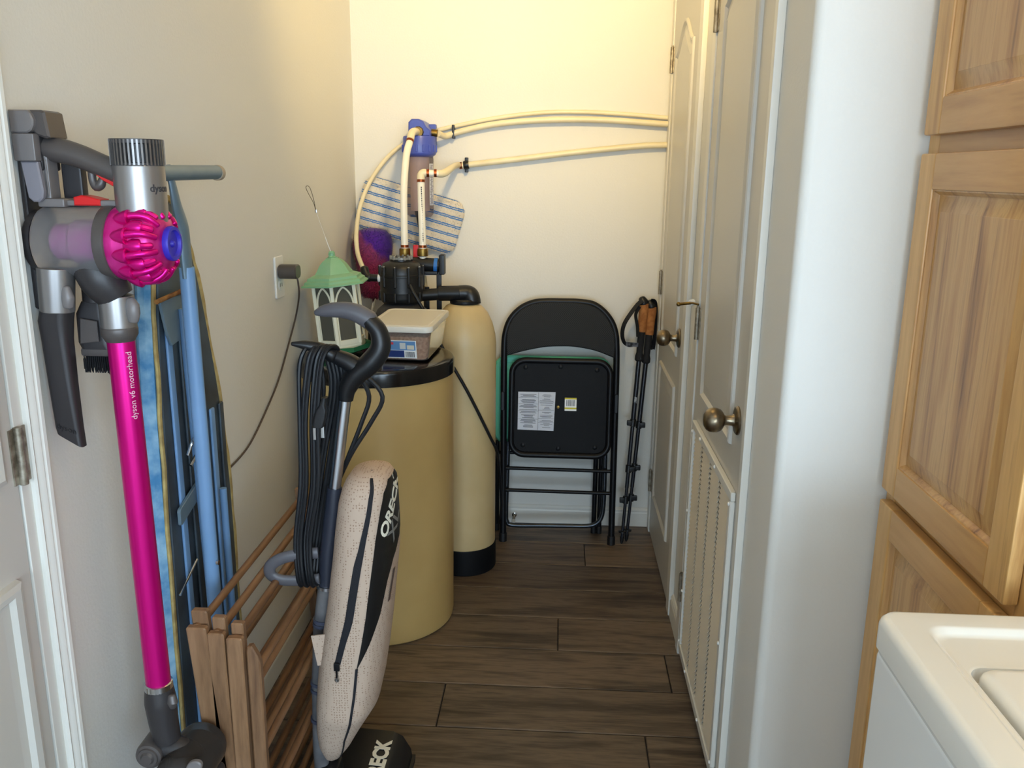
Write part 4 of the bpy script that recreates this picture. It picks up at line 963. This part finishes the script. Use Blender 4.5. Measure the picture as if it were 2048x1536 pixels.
for i in range(5200):
    z = random.uniform(.953, 1.215)
    for j in range(len(prof)-1):
        if zs_[j] <= z <= zs_[j+1]: r_ = rs_[j]+(rs_[j+1]-rs_[j])*(z-zs_[j])/(zs_[j+1]-zs_[j]); break
    a = random.uniform(0, 6.283); c_, s_ = math.cos(a), math.sin(a)
    p = V((-.714+r_*c_, 3.255+r_*s_, z)); t_ = V((-s_, c_, 0))*.0018
    tip = V((c_, s_, 0))*random.uniform(.004, .011)+V((random.uniform(-.005, .005), random.uniform(-.005, .005), random.uniform(-.010, .006)))
    b.face([p-t_, p+t_, p+tip])
o = b.build('wool_pile', DU, du); o['kind'] = 'stuff'
B().tube([(-.714, 3.255, .955), (-.724, 3.225, .88)], .0065, 12).build('ferrule', CHROME, du)
B().tube([(-.724, 3.225, .885), (-.735, 3.18, .45), (-.745, 3.15, .005)], .0085, 12).build('handle', BLK, du)

# ------------------------------------------------------------------ lantern bird feeder on the brine tank lid
GRN = mat('mint_green_metal', (146, 188, 148), 0.42, bump=(60, .06), var=((126, 180, 132), 10))
CRM = mat('cream_paint_metal', (226, 220, 194), 0.45)
TRAY = mat('clear_green_tray', (70, 150, 100), 0.2, trans=.5, ior=1.2)
FGL = mat('feeder_pane', (104, 100, 88), 0.25, trans=.25, ior=1.15, bump=(14, .1))
fe = thing('bird_feeder', 'lantern bird feeder with mint green roof and cream arched panes on tank lid', 'bird feeder', (-.672, 2.602, .8800), (R(0), R(-5), R(4)))
def hexp(r_, z, k, off=-90): a = R(off+60*k); return V((r_*math.cos(a), r_*math.sin(a), z))
B().lathe([(0, .001), (.082, .001), (.094, .006), (.096, .020), (.093, .020), (.082, .010), (0, .008)], (0, 0, 0), (0, 0, 1), 6).build('seed_tray', TRAY, fe, local=True)
def hexl(prof, name, m_):
    return B().rings([[hexp(max(r_, .0005), z, k) for k in range(6)] for r_, z in prof]).build(name, m_, fe, local=True, ang=20)
hexl([(.060, .012), (.074, .012), (.074, .026), (.068, .028), (.0, .028)], 'lower_frame', CRM)
RFp = .072; z0, z1 = .026, .214
for k in range(6):
    a, c = hexp(RFp, 0, k), hexp(RFp, 0, k+1); u = (c-a).normalized(); wd_ = (c-a).length; nrm = V((u.y, -u.x, 0))
    P = lambda s_, z, t=0.0: a+u*s_+V((0, 0, z))-nrm*t
    fr = B()
    # corner post
    fr.box((-.0055, -.0055, z0), (.0055, .0055, z1), .0015, 1, Matrix.Translation(a*.985))
    fr.build('corner_post', CRM, fe, local=True)
    fr = B()
    fr.box((0, -.003, z0), (wd_, .003, z0+.016), .001, 1, Matrix.Translation(a*.985) @ Matrix.Rotation(math.atan2(u.y, u.x), 4, 'Z'))
    # gothic arch bars
    ap = []
    for sgn in (1, -1):
        pts = []
        for i in range(9):
            t = i/8; ang = t*R(68)
            s_ = wd_/2 - sgn*(wd_/2-.008)*(1-(1-math.cos(ang))/(1-math.cos(R(68)))*1.0)
            pts.append(P(s_, .145+.058*math.sin(ang)/math.sin(R(68)), .001))
        fr.tube(pts, .0032, 6)
        fr.tube([P(wd_/2-sgn*(wd_/2-.008), z0+.014, .001), P(wd_/2-sgn*(wd_/2-.008), .146, .001)], .0030, 6)
    fr.build('arch_frame', CRM, fe, local=True)
    B().rings([[P(.004, z0, .005), P(wd_-.004, z0, .005)], [P(.004, z1, .005), P(wd_-.004, z1, .005)]], closed=False).build('pane', FGL, fe, local=True, thin=.001)
hexl([(.0, .206), (.078, .206), (.108, .209), (.108, .213), (.099, .217), (.097, .223), (.088, .227), (.086, .234), (.062, .242), (.054, .252), (.044, .268), (.032, .280), (.022, .286), (.020, .289), (.0, .290)], 'roof', GRN)
B().lathe([(0, .288), (.013, .288), (.014, .291), (.010, .294), (.010, .303), (.007, .309), (.0, .310)], (0, 0, 0), (0, 0, 1), 20).build('finial', GRN, fe, local=True)
B().tube([V((.008*math.cos(i/12*6.283), -.010, .299+.006*math.sin(i/12*6.283))) for i in range(12)], .0012, 6, loop=True).build('hanger_ring', GRN, fe, local=True)
b = B().tube(cr([(-.002, 0, .308), (-.008, 0, .33), (-.013, 0, .352)], 4), .0011, 6)
b.build('hanging_line', WHITEP, fe, local=True)
b = B().tube(cr([(-.013, 0, .352), (-.022, 0, .392), (-.030, 0, .428)], 4), .00045, 5); b.build('hanging_line', WHITEP, fe, local=True)
lp = cr([(-.031, 0, .430), (-.035, 0, .455), (-.047, 0, .485), (-.052, 0, .502), (-.047, 0, .507), (-.040, 0, .500), (-.034, 0, .470), (-.031, 0, .436)], 4)
B().tube(lp, .0009, 6).build('wire_loop', mat('thin_wire', (96, 88, 76), .4, .8), fe, local=True)
B().box((-.034, -.003, .426), (-.028, .003, .436), .001).build('crimp_sleeve', CHROME, fe, local=True)

# ------------------------------------------------------------------ storage bin on the brine tank lid
BINP = mat('clear_bin_plastic', (236, 228, 220), 0.12, trans=.92, ior=1.05)
sb = thing('storage_bin', 'clear plastic bin of brown seed with white lid on the tank lid', 'storage bin', (-.466, 2.625, .8765), (R(1.2), 0, R(-3)))
def bsec(w_, l_, z, r_): return [V((a, c, z)) for a, c in rrect(w_, l_, r_, 5)]
B().rings([bsec(.150, .245, .001, .014), bsec(.158, .253, .004, .018), bsec(.186, .287, .094, .022)], cap1=False).build('bin_body', BINP, sb, local=True, thin=-.0015)
SEED = mat('brown_seed', (206, 166, 134), 0.85, bump=(170, 1.0), var=((164, 120, 90), 120))
B().rings([bsec(.146, .241, .003, .014), bsec(.152, .247, .006, .016), bsec(.172, .272, .072, .018), bsec(.160, .26, .076, .018)]).build('seed', SEED, sb, local=True)
B().rings([bsec(.184, .285, .089, .02), bsec(.198, .299, .090, .024), bsec(.202, .303, .094, .026), bsec(.202, .303, .105, .026), bsec(.199, .300, .108, .025), bsec(.186, .286, .108, .020), bsec(.182, .282, .1055, .018), bsec(.168, .262, .1055, .015), bsec(.165, .259, .108, .014)]).build('lid', mat('ivory_lid', (232, 226, 212), .35, bump=(40, .05)), sb, local=True)
# printed label on the short front side
def fr_(x, z, t):
    x = .003+(x+.010)*1.35; z = .008+(z-.010)*1.22
    return V((x, -.1265-(z-.004)*.189-t, z))
def quad(name, x0, x1, za, zb, t, m_, par): return B().rings([[fr_(x0, za, t), fr_(x1, za, t)], [fr_(x0, zb, t), fr_(x1, zb, t)]], closed=False).build(name, m_, par, local=True, thin=.0002)
lab = quad('label', -.055, .025, .010, .056, .002, WHITEP, sb)
def sub(name, *a):
    b = B().rings([[fr_(a[0], a[2], a[4]), fr_(a[1], a[2], a[4])], [fr_(a[0], a[3], a[4]), fr_(a[1], a[3], a[4])]], closed=False)
    me_o = b.build(name, a[5], sb, local=True, thin=.0002); me_o.parent = lab; return me_o
sub('picture', -.053, .023, .031, .054, .0026, mat('label_sky', (96, 140, 186), .5))
sub('picture_shoe', -.012, .001, .034, .050, .003, mat('label_grey', (206, 206, 200), .6))
sub('picture_shoe', .004, .020, .033, .044, .003, mat('label_cream', (216, 210, 190), .6))
sub('red_badge', -.053, -.026, .045, .051, .003, mat('label_red', (206, 66, 76), .5))
sub('blue_band', -.053, -.003, .012, .030, .0026, mat('label_navy', (34, 54, 112), .5))
b = B(); random.seed(2); x = .000
while x < .020:
    w_ = random.choice((.0007, .0011, .0016)); b.rings([[fr_(x, .013, .003), fr_(x+w_, .013, .003)], [fr_(x, .027, .003), fr_(x+w_, .027, .003)]], closed=False); x += w_+.0010
o = b.build('barcode', INK, sb, local=True); o.parent = lab

# ------------------------------------------------------------------ black folding chair leaning on the back wall
TL = R(6.5)
fc = thing('folding_chair', 'black folding chair folded flat, underside with white instruction sheet, leaning on back wall', 'chair', (0.01, 3.165, 0))
def ch(x, v, t=0.0):          # x across, v up along the chair, t towards the room
    return V((x, 3.165+v*math.sin(TL)-t*math.cos(TL), v*math.cos(TL)+t*math.sin(TL)))
MESH = mat('woven_back_fabric', (30, 33, 36), 0.75)
nt = MESH.node_tree; tc = nt.nodes['Texture Coordinate']
ck = nt.nodes.new('ShaderNodeTexChecker'); ck.inputs['Scale'].default_value = 260; nt.links.new(tc.outputs['Object'], ck.inputs['Vector'])
bp = nt.nodes.new('ShaderNodeBump'); bp.inputs['Strength'].default_value = .8; bp.inputs['Distance'].default_value = .002
nt.links.new(ck.outputs['Fac'], bp.inputs['Height']); nt.links.new(bp.outputs[0], nt.nodes['Principled BSDF'].inputs['Normal'])
ck.inputs['Color1'].default_value = lin((38, 41, 44)); ck.inputs['Color2'].default_value = lin((16, 18, 21)); nt.links.new(ck.outputs['Color'], nt.nodes['Principled BSDF'].inputs['Base Color'])
fp = [(-.203, .012), (-.206, .30), (-.2085, .55), (-.210, .76), (-.2055, .83), (-.187, .883), (-.150, .924), (-.104, .947), (-.056, .954), (.010, .955), (.077, .954), (.134, .944), (.182, .906), (.213, .850), (.2235, .76), (.2255, .55), (.226, .30), (.226, .012)]
B().tube([ch(p.x, p.y) for p in cr([(a, c, 0) for a, c in fp], 5)], .0125, 14).build('front_frame', BLKS, fc)
for x in (-.203, .226):
    B().cyl(ch(x, -.002), ch(x, .035), .0155, n=18, bev=.003).build('foot_cap', RUB, fc)
bk = [(-.200, .742), (-.129, .763), (-.052, .779), (.010, .783), (.063, .782), (.140, .769), (.215, .742), (.217, .80), (.207, .852), (.176, .905), (.132, .938), (.075, .951), (.01, .952), (-.055, .951), (-.102, .943), (-.148, .921), (-.182, .880), (-.200, .83)]
bkc = cr([(a, c, 0) for a, c in bk[6:]+[bk[0]]], 4); lo_ = cr([(a, c, 0) for a, c in bk[:7]], 4)
ol = [(p.x, p.y) for p in lo_[:-1]]+[(p.x, p.y) for p in bkc[:-1]]
B().prism(ol, lambda a, c, t: ch(a, c, t), -.010, .0145, .004).build('backrest', MESH, fc)
so = rrect(.398, .390, .062, 8, .0125, .543)
sm = lambda a, c, t: ch(a+(.543-c)*-.012*0, c, t)
se = B().tube([sm(a, c, .026) for a, c in inset(so, .010)], .0115, 12, loop=True, up=None).build('seat_rim', BLKS, fc)
B().prism(inset(so, .012), sm, .004, .020, .003).build('seat', BLKM, fc)
for (a, c) in ((-.125, .70), (.01, .705), (.15, .695), (-.13, .395), (.008, .385), (.15, .392)):
    B().lathe([(.009, 0), (.009, .002), (.006, .0035), (.0, .004)], sm(a, c, .020), ch(0, 0, 1)-ch(0, 0, 0), 12).build('seat_screw', BLKS, fc)
B().lathe([(.0055, 0), (.0055, .002), (.0, .003)], sm(.004, .548, .020), ch(0, 0, 1)-ch(0, 0, 0), 12).build('centre_rivet', BRASS, fc)
def cq(name, pts, t, m_, par): return B().rings([[ch(*pts[0], t), ch(*pts[1], t)], [ch(*pts[3], t), ch(*pts[2], t)]], closed=False).build(name, m_, par, thin=.0003)
sh = cq('instruction_sheet', [(-.152, .456), (-.012, .4535), (-.007, .606), (-.1515, .6045)], .0208, PAPER, fc); sh['label'] = 'white printed instruction sheet'
b = B(); random.seed(21)
def ln(x0, x1, v, h_=.0016): b.rings([[ch(x0, v, .0215), ch(x1, v, .0215)], [ch(x0, v+h_, .0215), ch(x1, v+h_, .0215)]], closed=False)
v = .598
for i in range(34):
    v -= .0040
    if v < .462: break
    if i in (3, 9, 16, 24): ln(-.150, -.074, v, .0008); continue
    if i % 5 != 4: d_ = random.uniform(0, .022); ln(-.147+d_, -.078-d_*.8, v)
    if i % 4 != 3: d_ = random.uniform(0, .020); ln(-.068+d_, -.015-d_*.8, v, .0012)
    elif i in (7, 15, 23, 27): ln(-.072, -.012, v, .0008)
b.rings([[ch(-.0735, .457, .0215), ch(-.0725, .457, .0215)], [ch(-.0735, .604, .0215), ch(-.0725, .604, .0215)]], closed=False)
b.build('printed_lines', INK, sh)
bs = cq('barcode_sticker', [(.029, .5345), (.0745, .5345), (.0745, .5855), (.029, .5855)], .0208, WHITEP, fc); bs['label'] = 'small barcode sticker with yellow bands'
for (z0_, z1_) in ((.541, .5475), (.5795, .5855)): cq('yellow_band', [(.029, z0_), (.0745, z0_), (.0745, z1_), (.029, z1_)], .0213, YEL, bs)
b = B(); x = .0355
while x < .0685:
    w_ = random.choice((.0008, .0014, .0022)); b.rings([[ch(x, .553, .0215), ch(x+w_, .553, .0215)], [ch(x, .577, .0215), ch(x+w_, .577, .0215)]], closed=False); x += w_+.0014
b.build('barcode_bars', INK, bs)
for v_ in (.2962, .2075): B().tube([ch(-.205, v_+.001), ch(.226, v_-.001)], .0072, 12).build('crossbar', BLKS, fc)
rp_ = [(-.190, .40, -.022), (-.192, .25, -.024), (-.194, .12, -.026), (-.190, .072, -.026), (-.165, .058, -.026), (-.05, .060, -.026), (.05, .062, -.026), (.13, .064, -.026), (.168, .076, -.026), (.187, .105, -.026), (.193, .16, -.025), (.194, .28, -.024), (.193, .40, -.022)]
B().tube(cr([ch(*p) for p in rp_], 5), .0092, 12).build('rear_legs', mat('dark_steel_tube', (60, 64, 70), .25, .7), fc)
for x in (-.2115, .2275): B().prism(rrect(.014, .075, .006, 4, x, .565), lambda a, c, t: ch(a, c, t), -.006, .016, .002).build('pivot_bracket', BLKS, fc)
for x in (-.19, .21): B().tube([ch(x-.006*(1 if x < 0 else -1), .385, .0), ch(x*1.05, .385, .0)], .006, 8).build('seat_hinge', BLKS, fc)

# green folding chair behind it
GRV = mat('green_vinyl', (92, 190, 160), 0.5, bump=(120, .1))
gc = thing('folding_chair', 'green-seated folding chair mostly hidden behind the black folding chair', 'chair', (-.02, 3.275, 0))
TG = R(2.2)
def gh(x, v, t=0.0): return V((x, 3.275+v*math.sin(TG)-t*math.cos(TG), v*math.cos(TG)+t*math.sin(TG)))
go = rrect(.462, .360, .055, 8, -.0215, .549)
B().prism(go, gh, -.006, .018, .007).build('seat', GRV, gc)
B().tube([gh(a, c, .0165) for a, c in inset(go, .026)], .0040, 8, loop=True).build('seat_piping', GRV, gc)
for x in (-.236, .160, .182):
    B().tube([gh(x, .005, .004), gh(x, .38, .008)], .0095, 12).build('leg', BLKS, gc)
    B().cyl(gh(x, .0, .004), gh(x, .03, .004), .0115, n=14, bev=.002).build('foot_cap', RUB, gc)
B().tube([gh(-.236, .33, .0), gh(.182, .33, .0)], .007, 10).build('crossbar', BLKS, gc)

# ------------------------------------------------------------------ trekking poles
CORK = mat('cork', (176, 118, 66), 0.85, bump=(160, .5), var=((146, 92, 48), 60))
FOAM = mat('black_foam', (24, 25, 29), 0.8, bump=(200, .3))
SHF = mat('black_shaft', (26, 28, 36), 0.3)
def pole(name, label, tip, top, locks, logo):
    t = thing(name, label, 'trekking pole', tip, group='pair of trekking poles')
    tip, top = V(tip), V(top); P = lambda s_: tip+(top-tip)*s_
    ax = (top-tip).normalized()
    B().tube([P(.0), P(.012), P(.03)], [.0035, .007, .0085], 12).build('rubber_tip', RUB, t)
    B().lathe([(.009, 0), (.0165, .002), (.0165, .008), (.009, .010)], P(.045), ax, 14).build('basket', BLK, t)
    B().tube([P(.03), P(.24)], .0062, 14).build('lower_shaft', SHF, t)
    B().tube([P(.235), P(.50)], .0076, 14).build('middle_shaft', SHF, t)
    B().tube([P(.495), P(.765)], .0092, 14).build('upper_shaft', SHF, t)
    for s_, d in locks:
        lk = B().lathe([(.008, -.016), (.0118, -.014), (.0118, .014), (.008, .016)], P(s_), ax, 14)
        lk.box(P(s_)+V((d*.006-.004, -.012, -.010)), P(s_)+V((d*.022+.002, .004, .010)) if d > 0 else P(s_)+V((-.002, .004, .010)), .003) if d > 0 else lk.box(P(s_)+V((-.024, -.012, -.010)), P(s_)+V((-.004, .004, .010)), .003)
        lk.build('lever_lock', BLK, t)
    gd = B().tube([P(.755), P(.76), P(.775), P(.79), P(.82), P(.86), P(.878)], [.0115, .0165, .0165, .0125, .0135, .0135, .0145], 16)
    gd.build('foam_grip', FOAM, t)
    side = V((1, 0, 0))
    B().tube([P(.872), P(.878), P(.90), P(.93), P(.965), P(.985), P(.99)], [.0150, .0165, .0160, .0158, .0172, .0165, .012], 18, flat=1.1).build('cork_grip', CORK, t)
    B().tube([P(.982), P(.992)+V((-.004, 0, 0)), P(1.0)+V((-.010, 0, .004))], [.0175, .0190, .014], 16, rnd=True).build('grip_top', BLK, t)
    for k in range(2):
        s_ = .60-.03*k; q = P(s_)
        if logo: B().prism([(-.005, -.012), (.004, -.014), (.006, .010), (-.003, .014)], lambda a, c, tt: V((q.x+a, q.y-.0085-tt, q.z+c)), 0, .0012).build('silver_mark', CHROME, t)
        break
    return t
pa = pole('trekking_pole', 'left black trekking pole with cork grip and loose wrist strap, leaning in corner', (.268, 3.176, .0), (.325, 3.292, .958), ((.505, -1), (.315, 1), (.185, -1)), True)
pb_ = pole('trekking_pole', 'right black trekking pole with cork grip, against the door hinge in corner', (.288, 3.200, .0), (.3555, 3.296, .945), ((.50, 1), (.32, 1), (.19, 1)), False)
STR = mat('black_webbing', (20, 22, 28), 0.65, bump=(300, .4))
def strap(pts, par, wd_=.010):
    P = cr(pts, 6); rg = []
    for i in range(len(P)):
        t_ = (P[min(i+1, len(P)-1)]-P[max(i-1, 0)]).normalized(); s_ = V((-t_.z, 0, t_.x))*.62+V((0, -.78, 0))
        rg.append([P[i]-s_*wd_, P[i]+s_*wd_])
    B().rings(rg, closed=False).build('wrist_strap', STR, par, thin=.0022)
strap([(.318, 3.275, .956), (.300, 3.27, .945), (.272, 3.262, .908), (.249, 3.255, .868), (.243, 3.25, .832), (.250, 3.248, .802), (.268, 3.25, .788), (.292, 3.252, .790), (.305, 3.256, .795)], pa)
strap([(.306, 3.27, .935), (.292, 3.262, .905), (.300, 3.258, .86), (.303, 3.256, .82)], pa, .008)
B().rings([[V((.258, 3.236, .803)), V((.304, 3.244, .799))], [V((.256, 3.236, .787)), V((.304, 3.244, .783))]], closed=False).build('strap_patch', mat('strap_print', (120, 124, 136), .4, var=((20, 22, 28), 60)), pa, thin=.001)
strap([(.348, 3.285, .960), (.364, 3.29, .955), (.371, 3.295, .925), (.372, 3.30, .86), (.371, 3.30, .80), (.368, 3.30, .765)], pb_, .009)
strap([(.366, 3.30, .768), (.358, 3.30, .775), (.356, 3.30, .84), (.361, 3.30, .9)], pb_, .008)

# spring door stop on the back baseboard
ds = thing('door_stop', 'small white-tipped spring door stop on back baseboard behind black chair', 'door stop', (-.168, YB-.012, .035))
B().lathe([(.010, 0), (.010, .003), (.005, .005)], (-.168, YB-.012, .035), (0, -1, 0), 14).build('base', CHROME, ds)
hx = [V((-.168+.0045*math.cos(i*.8), YB-.016-.0006*i, .035+.0045*math.sin(i*.8))) for i in range(100)]
B().tube(hx, .0012, 5).build('spring', CHROME, ds)
B().lathe([(.007, 0), (.0085, .003), (.0085, .012), (.005, .016), (0, .017)], (-.168, YB-.074, .035), (0, -1, 0), 14).build('rubber_tip', WHITEP, ds)

# ------------------------------------------------------------------ tall hickory cabinet on the right
XC = .600
cb = thing('tall_cabinet', 'tall hickory utility cabinet with raised panel doors against white wall', 'cabinet', (.9, 1.25, 0))
ca, cz = 1.004, 1.4985      # near and far ends
b = B()
b.box((XC+.019, ca, .10), (1.19, cz, 2.25)).box((XC+.06, ca+.002, .0), (1.19, cz-.002, .10))
b.build('carcass', CAB, cb)
B().box((XC, cz-.040, .10), (XC+.019, cz, 2.25), .001, 1).build('stile', CAB, cb)
B().box((XC, ca, .10), (XC+.019, ca+.045, 2.25), .001, 1).build('stile', CAB, cb)
for (z0_, z1_) in ((.10, .125), (.850, .905), (1.448, 1.505), (2.20, 2.25)):
    B().box((XC, ca+.045, z0_), (XC+.019, cz-.040, z1_), .0008, 1).build('rail', CABH, cb)
def cab_door(z0_, z1_, knob=None):
    y0, y1 = 1.040, 1.474
    xf, xb = XC-.021, XC-.001
    sw = .056
    root = B().box((xf, y1-sw, z0_), (xb, y1, z1_), .0035, 2).build('cabinet_door', CAB, cb)
    B().box((xf, y0, z0_), (xb, y0+sw, z1_), .0035, 2).build('door_stile', CAB, root)
    B().box((xf+.0004, y0+sw-.001, z0_), (xb, y1-sw+.001, z0_+sw), .003, 2).build('door_rail', CABH, root)
    B().box((xf+.0004, y0+sw-.001, z1_-sw), (xb, y1-sw+.001, z1_), .003, 2).build('door_rail', CABH, root)
    o_ = [(y0+sw-.002, z0_+sw-.002), (y1-sw+.002, z0_+sw-.002), (y1-sw+.002, z1_-sw+.002), (y0+sw-.002, z1_-sw+.002)]
    f = lambda y, z, h: V((xf+.0205-h, y, z))
    b = relief(B(), o_, f, [(0, 0), (0, .018), (.004, .0165), (.009, .010), (.0095, .0085), (.012, .0085), (.034, .0150), (.035, .0155)])
    b.face([f(a, c, .0155) for a, c in inset(o_, .035)])
    b.build('panel', CABP, root, ang=25)
    if knob:
        B().lathe([(.0, -.001), (.008, -.001), (.007, .006), (.0075, .012), (.015, .017), (.0165, .022), (.014, .028), (.006, .031), (0, .0315)], (xf, y0+.10*0+.062*0+knob[0], knob[1]), (-1, 0, 0), 24).build('knob', NICKEL, root)
cab_door(.135, .868)
cab_door(.889, 1.462, (1.099, 1.400))
cab_door(1.490, 2.235)

# ------------------------------------------------------------------ washer
WSH = mat('washer_enamel', (236, 235, 230), 0.22, coat=.3)
WSHT = mat('washer_top_enamel', (236, 232, 222), 0.25, coat=.3)
ws = thing('washing_machine', 'white top-load washing machine in front of the hickory cabinet', 'washing machine', (.74, .6, 0))
wx0, wx1, wy0, wy1 = .381, 1.08, .255, .945
B().box((wx0+.004, wy0+.004, .02), (wx1, wy1-.004, .884), .010, 3).build('body', WSH, ws)
def lp(dx0, dx1, dy0, dy1, r_, z):
    w_, h_ = (wx1-dx1)-(wx0+dx0), (wy1-dy1)-(wy0+dy0)
    return [V((a, c, z)) for a, c in rrect(w_, h_, r_, 8, (wx0+dx0+wx1-dx1)/2, (wy0+dy0+wy1-dy1)/2)]
A = lambda d, r_, z: lp(d, d, d, d, r_, z)
K = lambda d, r_, z: lp(.044+d, .19+d, .05+d, .042+d, r_, z)     # recessed deck
G = lambda d, r_, z: lp(.058+d, .21+d, .06+d, .108+d, r_, z)     # lid opening
rg = [A(.004, .018, .880), A(.002, .020, .8865), A(.0, .02, .889), A(.0, .020, .918), A(.0015, .020, .924), A(.005, .019, .9285), A(.010, .018, .930),
      K(-.006, .024, .930), K(-.002, .023, .929), K(.002, .022, .925), K(.005, .021, .9225), K(.009, .02, .922),
      G(-.004, .022, .922), G(-.001, .020, .9205), G(0, .018, .914), G(.001, .017, .904)]
B().rings(rg, cap0=True, cap1=True).build('top_panel', WSHT, ws, ang=50)
B().rings([G(.006, .016, .9045), G(.006, .016, .918), G(.008, .015, .923), G(.012, .013, .9265), G(.018, .012, .9275)]).build('lid', WSHT, ws, ang=50)
B().box((.53, .262, .905), (.56, .30, .925), .004).build('lid_bumper', GREYD, ws)
cp = B().prism([(.925, .925), (1.075, .925), (1.075, 1.10), (1.0, 1.10), (.96, 1.03)], lambda x, z, t: V((x, t, z)), wy0+.004, wy1-.004, .008).build('control_panel', WSH, ws)
for y in (.38, .60, .80): B().lathe([(0, 0), (.028, 0), (.026, .018), (.0, .020)], (.985, y, 1.065), (-.8, 0, .55), 24).build('control_knob', WHITEP, cp)
for (x, y) in ((.42, .30), (1.04, .30), (.42, .90), (1.04, .90)): B().cyl((x, y, 0), (x, y, .022), .02, n=16).build('foot', RUB, ws)
